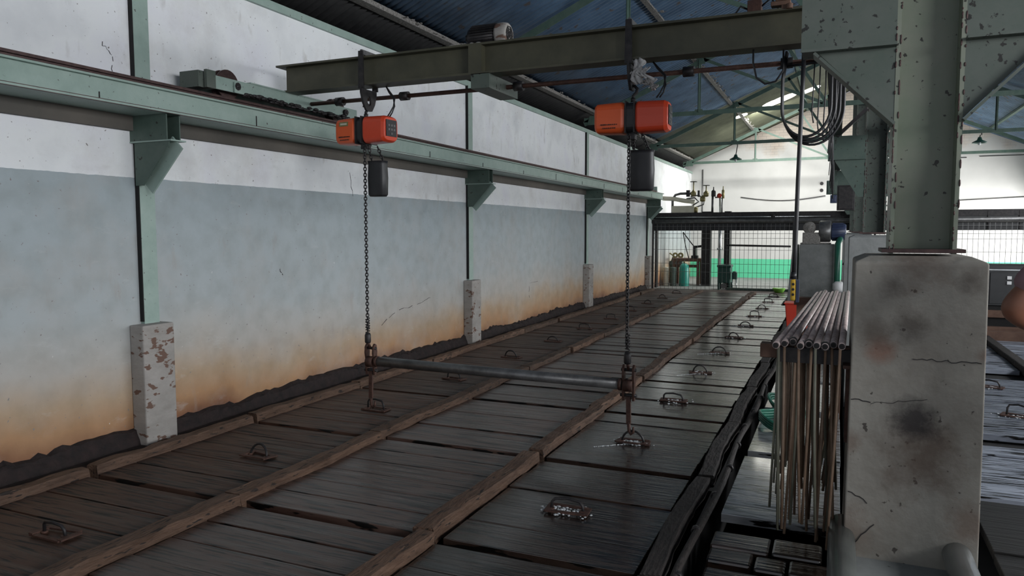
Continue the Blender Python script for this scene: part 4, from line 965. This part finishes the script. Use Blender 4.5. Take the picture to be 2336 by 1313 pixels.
# workbench with vice
t = thing('workbench', 'brown wooden workbench behind the fence', 'workbench', (-3.65, 20.2, -.05))
MB().bb(-4.05, -3.28, 20.0, 20.6, .58, .66).build('bench_top', M['timber'], t)
for (x, y) in ((-4.0, 20.03), (-3.36, 20.03), (-4.0, 20.55), (-3.36, 20.55)): MB().bb(x - .035, x + .035, y - .035, y + .035, -.05, .58).build('leg', M['timber'], t)
MB().bb(-4.0, -3.36, 20.02, 20.05, .42, .5).build('apron', M['timber'], t)
t = thing('bench_vice', 'dark bench vice with a long bent lever on the workbench', 'vice', (-3.45, 20.1, .66))
MB().bb(-3.55, -3.38, 20.05, 20.2, .66, .74).bb(-3.5, -3.43, 20.0, 20.25, .74, 1.0).build('vice_body', M['iron'], t, bevel=.006)
MB().tube([(-3.46, 20.1, .95), (-3.6, 20.1, 1.12), (-3.78, 20.1, 1.36)], .014, 8).tube([(-3.62, 20.1, .66), (-3.7, 20.1, .95), (-3.78, 20.1, 1.34)], .012, 8).tube([(-3.45, 20.1, .97), (-3.28, 20.1, .99)], .03, 8).build('lever', M['iron'], t)
t = thing('gas_cylinder', 'teal green gas cylinder standing under the workbench', 'gas cylinder', (-3.66, 19.7, -.05))
MB().lathe((-3.66, 19.7, -.05), [(0, 0), (.125, 0), (.13, .02), (.13, .46), (.11, .54), (.05, .59), (.03, .6), (0, .6)], n=20).build('cylinder_body', M['teal'], t)
MB().lathe((-3.66, 19.7, .55), [(0, 0), (.02, 0), (.02, .05), (0, .05)], n=8).build('valve', M['brass'], t)
# two pale canisters and green lathe bed on left
for i, (x, lab) in enumerate(((-4.12, 'left tall ribbed pale green canister beside the workbench'), (-3.93, 'right tall ribbed pale green canister beside the workbench'))):
    b = MB(); pr = [(0, 0)] + [(q, z) for k in range(9) for q, z in ((.075, k * .055), (.082, k * .055 + .02), (.075, k * .055 + .05))] + [(0, .5)]
    tag(b.lathe((x, 19.6, -.05), pr, n=14).build('canister', M['cream'] if i == 0 else M['bracket']), lab, 'canister')
t = thing('lathe_bed', 'green machine bed behind the left end of the fence', 'machine', (-4.05, 20.3, .4))
b = MB(); b.bb(-4.24, -3.9, 20.65, 20.95, .45, .56).bb(-4.22, -4.12, 20.7, 20.9, -.05, .45).build('bed', M['bracket'], t)
b = MB(); b.tube([(-4.2, 20.7, .56), (-4.15, 20.7, .7), (-4.25, 20.7, .78)], .02, 8)
for x in (-4.1, -3.95): b.lathe((x, 20.7, .72), [(.03, -.02), (.08, -.02), (.08, .02), (.03, .02)], (0, 1, 0), 10)
b.bb(-4.15, -3.9, 20.68, 20.75, .56, .66); b.build('hand_wheels', M['brass'], t)
# grinder stand and small stool
t = thing('pump_housing', 'dark green cube-shaped machine housing behind the fence', 'machine', (-2.55, 18.9, -.05))
b = MB(); b.bb(-2.66, -2.36, 18.7, 19.1, .12, .50).bb(-2.68, -2.34, 18.68, 19.12, .50, .56); b.build('housing', M['dkgreen'], t, bevel=.02)
for (x, y) in ((-2.64, 18.72), (-2.38, 18.72), (-2.64, 19.08), (-2.38, 19.08)): MB().bb(x - .02, x + .02, y - .02, y + .02, -.05, .12).build('leg', M['dkgreen'], t)
MB().lathe((-2.51, 18.68, .05), [(0, 0), (.07, 0), (.07, .03), (0, .03)], (0, -1, 0), 14).build('pulley', M['steel'], t)
t = thing('small_pump', 'small dark green pump on silver legs beside the cube-shaped machine', 'pump', (-2.25, 18.7, -.05))
MB().bb(-2.32, -2.2, 18.65, 18.8, .22, .38).lathe((-2.26, 18.72, .38), [(0, 0), (.05, 0), (.05, .03), (0, .03)], n=10).build('pump_body', M['dkgreen'], t, bevel=.01)
for x in (-2.31, -2.22): MB().tube([(x, 18.7, .22), (x + .01, 18.7, -.05)], .014, 8).build('leg', M['silver'], t)
t = thing('plastic_basin', 'lime green plastic basin in front of the bright opening', 'basin', (-1.18, 17.75, 0))
MB().lathe((-1.17, 17.75, .0), [(0, 0), (.09, 0), (.135, .1), (.145, .1), (.14, .09), (.1, .012), (0, .012)], n=20).build('basin', M['lime'], t)
struct(MB().bb(-2.35, -.95, 17.99, 18.05, -.05, .06).build('trim_6', M['bracket']))

# valves above the header
t = thing('valve_manifold', 'brass valves with hand wheels on bent pipes above the header', 'valves', (-3.3, 19, 1.85))
VY = 19.0
P = lambda px, z: (px, VY, z)
MB().tube([P(-3.85, 1.85), P(-3.85, 2.2), P(-3.78, 2.3), P(-3.65, 2.33), P(-3.35, 2.33)], .032, 10).build('bent_pipe', M['steel'], t)
MB().tube([P(-4.1, 2.22), P(-3.8, 2.2), P(-3.55, 2.15), P(-3.3, 2.12)], .055, 12).build('insulated_pipe', M['cream'], t)
MB().tube([P(-3.4, 2.25), P(-3.2, 2.28), P(-3.05, 2.18), P(-3.08, 2.05), P(-3.3, 1.97)], .016, 8).tube([P(-3.5, 2.2), P(-3.3, 2.22), P(-3.2, 2.12), P(-3.35, 2.03)], .02, 8).build('looped_tube', M['steel'], t)
def valve(x, z, wheel, m, h=.2):
    b = MB().lathe(P(x, z), [(0, -.06), (.05, -.06), (.065, -.03), (.065, .03), (.05, .06), (0, .06)], (1, 0, 0), 12).lathe(P(x, z), [(.05, 0), (.045, .06), (.025, .09), (.015, .1), (.013, h), (0, h)], n=10)
    v = b.build('valve_body', m, t)
    if wheel: MB().lathe(P(x, z + h), [(.0, -.008), (.085, -.008), (.09, 0), (.085, .008), (0, .008)], n=16).build('hand_wheel', M['iron'], v)
valve(-3.33, 2.32, True, M['brass'], .3); valve(-3.02, 2.3, True, M['brass'], .22)
valve(-3.1, 2.18, False, M['brass'], .02)
MB().bb(-3.5, -3.42, VY - .06, VY + .06, 2.25, 2.41).bb(-3.22, -3.18, VY - .06, VY + .06, 2.24, 2.4).build('pipe_flange', M['iron'], t)
MB().lathe(P(-2.84, 2.24), [(0, 0), (.05, 0), (.055, .02), (.055, .13), (.03, .16), (.015, .17), (.012, .24), (0, .24)], n=14).build('float_switch', M['iron'], t)
MB().tube([P(-2.86, 1.85), P(-2.86, 2.24)], .028, 10).tube([P(-2.63, 1.85), P(-2.63, 2.2), P(-2.68, 2.22), P(-2.8, 2.22)], .018, 8).build('riser_pipe', M['steel'], t)
rv = MB().lathe(P(-2.61, 2.19), [(0, 0), (.035, 0), (.035, .2), (.012, .22), (.012, .3), (0, .3)], n=12).build('relief_valve', M['brass'], t)
MB().lathe(P(-2.69, 2.26), [(0, 0), (.06, .01), (.06, .03), (0, .04)], (-.3, -1, 0), 14).build('red_gauge', M['red'], t)
MB().bb(-3.85, -3.3, VY - .1, VY + .1, 1.85, 2.02).build('insulated_box', M['cream'], t)
MB().lathe(P(-3.28, 1.92), [(0, -.02), (.07, -.02), (.07, .06), (0, .06)], (1, 0, 0), 14).build('end_cap', M['brass'], t)
# support beam of the manifold
tag(MB().bb(-4.3, -2.4, VY - .12, VY + .12, 1.8, 1.85).bb(-4.3, -4.22, VY - .1, VY + .1, -.05, 1.8).bb(-2.5, -2.42, VY - .1, VY + .1, -.05, 1.8).build('manifold_shelf', M['iron']), 'dark steel shelf carrying the valve manifold behind the header', 'shelf')
# wall details on the far wall
tag(MB().tube([(WX + .35, Y1 - .02, 3.3), (WX + .35, Y1 - .02, 1.8)], .02, 6).build('wall_conduit', M['steel']), 'thin vertical conduit in the far left corner', 'pipe')
pts = [(-2.75 + i * .24, Y1 - .03, 2.42 - .12 * math.sin(math.pi * min(1, i / 10))) for i in range(11)]
tag(MB().tube(pts, .012, 5).build('wall_cable', M['iron']), 'thin cable sagging across the far white wall of the left bay', 'cable')
tag(MB().tube([(1.2, Y1 - .03, 2.1), (3.0, Y1 - .03, 2.22), (4.8, Y1 - .03, 2.3)], .012, 5).build('wall_cable', M['iron']), 'thin cable across the far white wall of the right bay', 'cable')
tag(MB().bb(1.2, 3.2, Y1 - .012, Y1, 3.38, 3.40).bb(3.5, 4.9, Y1 - .012, Y1, 3.4, 3.42).build('wall_ledge', M['iron']), 'dark horizontal crack strip on the far wall of the right bay', 'ledge')
for i, z in enumerate((2.78, 2.58)): tag(MB().lathe((-.46, Y1, z), [(0, 0), (.05, 0), (.05, .02), (0, .02)], (0, -1, 0), 12).build('wall_bolt', M['iron']), ['upper', 'lower'][i] + ' of two round bolt heads on the far wall', 'bolt')

# lamps
def lamp(x, y, z, lab):
    t = thing('pendant_lamp', lab, 'lamp', (x, y, z))
    MB().tube([(x + .03, y, 3.42), (x + .035, y, 3.34), (x + .01, y, z + .16), (x, y, z + .1)], .011, 8).build('stem', M['iron'], t)
    MB().lathe((x, y, z), [(.03, .12), (.035, .1), (.05, .06), (.13, .02), (.14, 0), (.13, .004), (.045, .05), (.025, .09)], n=24).build('shade', M['dkgreen'], t)
    MB().lathe((x, y, z - .045), [(0, 0), (.02, .005), (.03, .025), (.025, .05), (.015, .07), (0, .07)], n=12).build('bulb', M['frost'], t)
lamp(-2.2, 17.96, 3.03, 'small enamel pendant lamp under the truss in the left bay')
lamp(2.62, 17.96, 3.18, 'small enamel pendant lamp in the right bay beside the column')

# ------------------------------------------------------------------ control cabinet in the right bay
t = thing('control_cabinet', 'black control cabinet with white push buttons in the right bay', 'cabinet', (2.5, 12.1, 0))
MB().bb(1.88, 3.4, 12.0, 12.4, .36, .93).build('body', M['panel'], t, bevel=.01)
MB().bb(1.9, 3.38, 11.985, 12.0, .85, .865).build('top_trim', M['silver'], t)
MB().bb(1.95, 3.35, 11.99, 12.0, .39, .82).build('door', M['panel'], t, bevel=.004)
MB().bb(1.86, 3.42, 12.02, 12.38, 0, .36).build('plinth', M['pit'], t)
MB().bb(1.86, 3.42, 11.98, 12.02, .2, .3).build('kick_board', M['timber'], t)
for (px, z) in ((2.17, .75), (2.27, .75), (2.37, .75), (2.17, .68), (2.47, .75)):
    MB().box((px, 11.98, z), (.055, .02, .045)).build('push_button', M['white'], t, bevel=.004)
tag(MB().bb(.9, 5.0, 11.5, 11.62, -.01, .12).build('timber_sill', M['timber'], bevel=.006), 'reddish brown timber sill below the control cabinet', 'sill')

# ------------------------------------------------------------------ person at the right edge
def skinned(name, verts, edges, radii, m, parent=None, sub=2, root=0, label=None):
    me = bpy.data.meshes.new(name); o_ = Vector(parent.location) if parent is not None else Vector()
    me.from_pydata([Vector(v) - o_ for v in verts], edges, []); o = bpy.data.objects.new(name, me); C.objects.link(o)
    me.materials.append(m)
    sk = o.modifiers.new('skin', 'SKIN'); sk.use_smooth_shade = True
    for i, r_ in enumerate(radii):
        d = me.skin_vertices[0].data[i]; d.radius = (r_, r_) if not isinstance(r_, tuple) else r_; d.use_root = (i == root)
    ss = o.modifiers.new('sub', 'SUBSURF'); ss.levels = sub; ss.render_levels = sub
    if parent is not None: o.parent = parent
    return o
px0, py0 = .945, 3.0
def Q(a, c, z): return (px0 + a, py0 + c, z)
V = []; Ed = []; Ra = []
def add(p, r_, prev=None):
    V.append(p); Ra.append(r_); i = len(V) - 1
    if prev is not None: Ed.append((prev, i))
    return i
pel = add(Q(0, 0, .92), (.14, .10))
ab = add(Q(0, 0, 1.08), (.125, .09), pel); ch = add(Q(0, .0, 1.28), (.145, .1), ab); nk0 = add(Q(0, 0, 1.44), (.07, .06), ch); nk = add(Q(0, .01, 1.5), .05, nk0)
hd = add(Q(0, .02, 1.58), (.07, .075), nk); hd2 = add(Q(0, .02, 1.66), (.075, .088), hd); hd3 = add(Q(0, .015, 1.72), (.055, .065), hd2)
hands = []
for s_ in (-1, 1):
    hp = add(Q(s_ * .09, 0, .86), .085, pel); kn = add(Q(s_ * .11, .02, .48), .056, hp); an = add(Q(s_ * .12, -.01, .1), .036, kn)
    he = add(Q(s_ * .12, -.02, .04), .034, an); to = add(Q(s_ * .13, .12, .028), .026, he); add(Q(s_ * .135, .18, .024), .02, to)
    sh = add(Q(s_ * .17, 0, 1.39), .055, nk0)
    if s_ < 0: el = add(Q(-.405, -.02, 1.125), .046, sh); wr = add(Q(-.19, .16, 1.02), .026, el); hn = add(Q(-.14, .2, 1.01), (.03, .022), wr); hands.append((hn, Vector((.8, .55, -.05)).normalized()))
    else: el = add(Q(.23, -.03, 1.12), .042, sh); wr = add(Q(.24, .08, .88), .026, el); hn = add(Q(.24, .11, .82), (.03, .022), wr); hands.append((hn, Vector((0, .3, -1)).normalized()))
for hn, d in hands:
    base = Vector(V[hn]); side = d.cross(Vector((0, .6, .8))).normalized()
    for k in range(4):
        r0 = base + side * (.021 * (k - 1.5)) + d * .035; ln = (.06, .072, .068, .052)[k]
        a = add(tuple(r0), .0095, hn); c_ = add(tuple(r0 + d * ln * .5 + Vector((0, 0, -.004))), .0085, a); add(tuple(r0 + d * ln + Vector((0, 0, -.016))), .007, c_)
    a = add(tuple(base + side * -.036 + d * .0), .0105, hn); add(tuple(base + side * -.052 + d * .035), .0085, a)
person = thing('person', 'person in a lilac shirt at the right edge, bare elbow bent outwards', 'person', (px0, py0, 0))
body = skinned('body', V, Ed, Ra, M['skin'], person)
body['label'] = 'brown-skinned body'
sv = [Q(0, 0, .9), Q(0, 0, 1.08), Q(0, 0, 1.28), Q(0, 0, 1.42), Q(-.18, 0, 1.385), Q(-.372, -.018, 1.178), Q(.18, 0, 1.385), Q(.215, -.02, 1.22)]
skinned('shirt', sv, [(0, 1), (1, 2), (2, 3), (3, 4), (4, 5), (3, 6), (6, 7)], [(.17, .13), (.155, .12), (.17, .125), (.085, .08), .075, .064, .075, .064], M['shirt'], person, root=2)
tv = [Q(0, 0, .96), Q(-.09, 0, .84), Q(-.11, .02, .48), Q(-.12, 0, .1), Q(.09, 0, .84), Q(.11, .02, .48), Q(.12, 0, .1)]
skinned('trousers', tv, [(0, 1), (1, 2), (2, 3), (0, 4), (4, 5), (5, 6)], [(.165, .13), .105, .085, .065, .105, .085, .065], M['trouser'], person)
b = MB().ell(Q(0, -.005, 1.68), (.092, .105, .095), 20, 12).build('hair', M['hair'], person)
b = MB()
for s_ in (-1, 1): b.ell(Q(s_ * .083, .01, 1.615), (.012, .022, .032), 10, 8)
b.ell(Q(0, .115, 1.6), (.015, .022, .024), 10, 8).build('ears_and_nose', M['skin'], person)
b = MB()
for s_ in (-1, 1): b.ell(Q(s_ * .032, .098, 1.63), (.013, .008, .008), 10, 6)
b.build('eyes', M['white'], person)
MB().ell(Q(0, .098, 1.56), (.024, .008, .007), 10, 6).build('mouth', M['rustiron'], person)

# ------------------------------------------------------------------ groups of repeats
GR = {'wooden_batten': 'battens between the tank lids', 'concrete_pedestal': 'pedestals along the left wall', 'wall_column': 'steel columns along the left wall', 'roof_truss': 'roof trusses of the hall',
      'roof_purlin': 'purlins under the roof sheets', 'column_pedestal': 'pedestals of the central columns', 'steel_column': 'central row of steel columns', 'agitator_tube': 'air tubes on the rack',
      'timber_block': 'timber blocks under the rods', 'walkway_board': 'boards of the walkway', 'hanging_cable': 'frayed cable ends on the runway beam', 'electric_chain_hoist': 'orange hoists on the crane',
      'trolley_hanger': 'trolley hangers on the girder', 'lifting_clamp': 'lifting clamps on the spreader bar', 'runway_beam': 'crane runway beams', 'pendant_lamp': 'pendant lamps under the truss', 'wire_fence': 'wire fences at the hall end',
      'canister': 'canisters beside the workbench', 'floor_pipe': 'pipes at the foot of the pedestal', 'supply_cable': 'supply cables of the hoists', 'junction_box': 'boxes on the third column', 'machine_column': 'dark columns behind the fence',
      'wall_bolt': 'bolt heads on the far wall', 'sunken_board': 'sunken boards of the right tank'}
for o in C.objects:
    if o.parent is None and 'label' in o.keys():
        nm = o.name.split('.')[0]
        if nm == 'tank_lid':
            l = o['label']; o['group'] = 'lids of the right tank' if 'right-tank' in l else ('lids in the row beside the wall' if 'wall' in l else 'lids in the middle row' if 'middle' in l else 'lids in the row beside the rack')
        elif nm in GR: o['group'] = GR[nm]
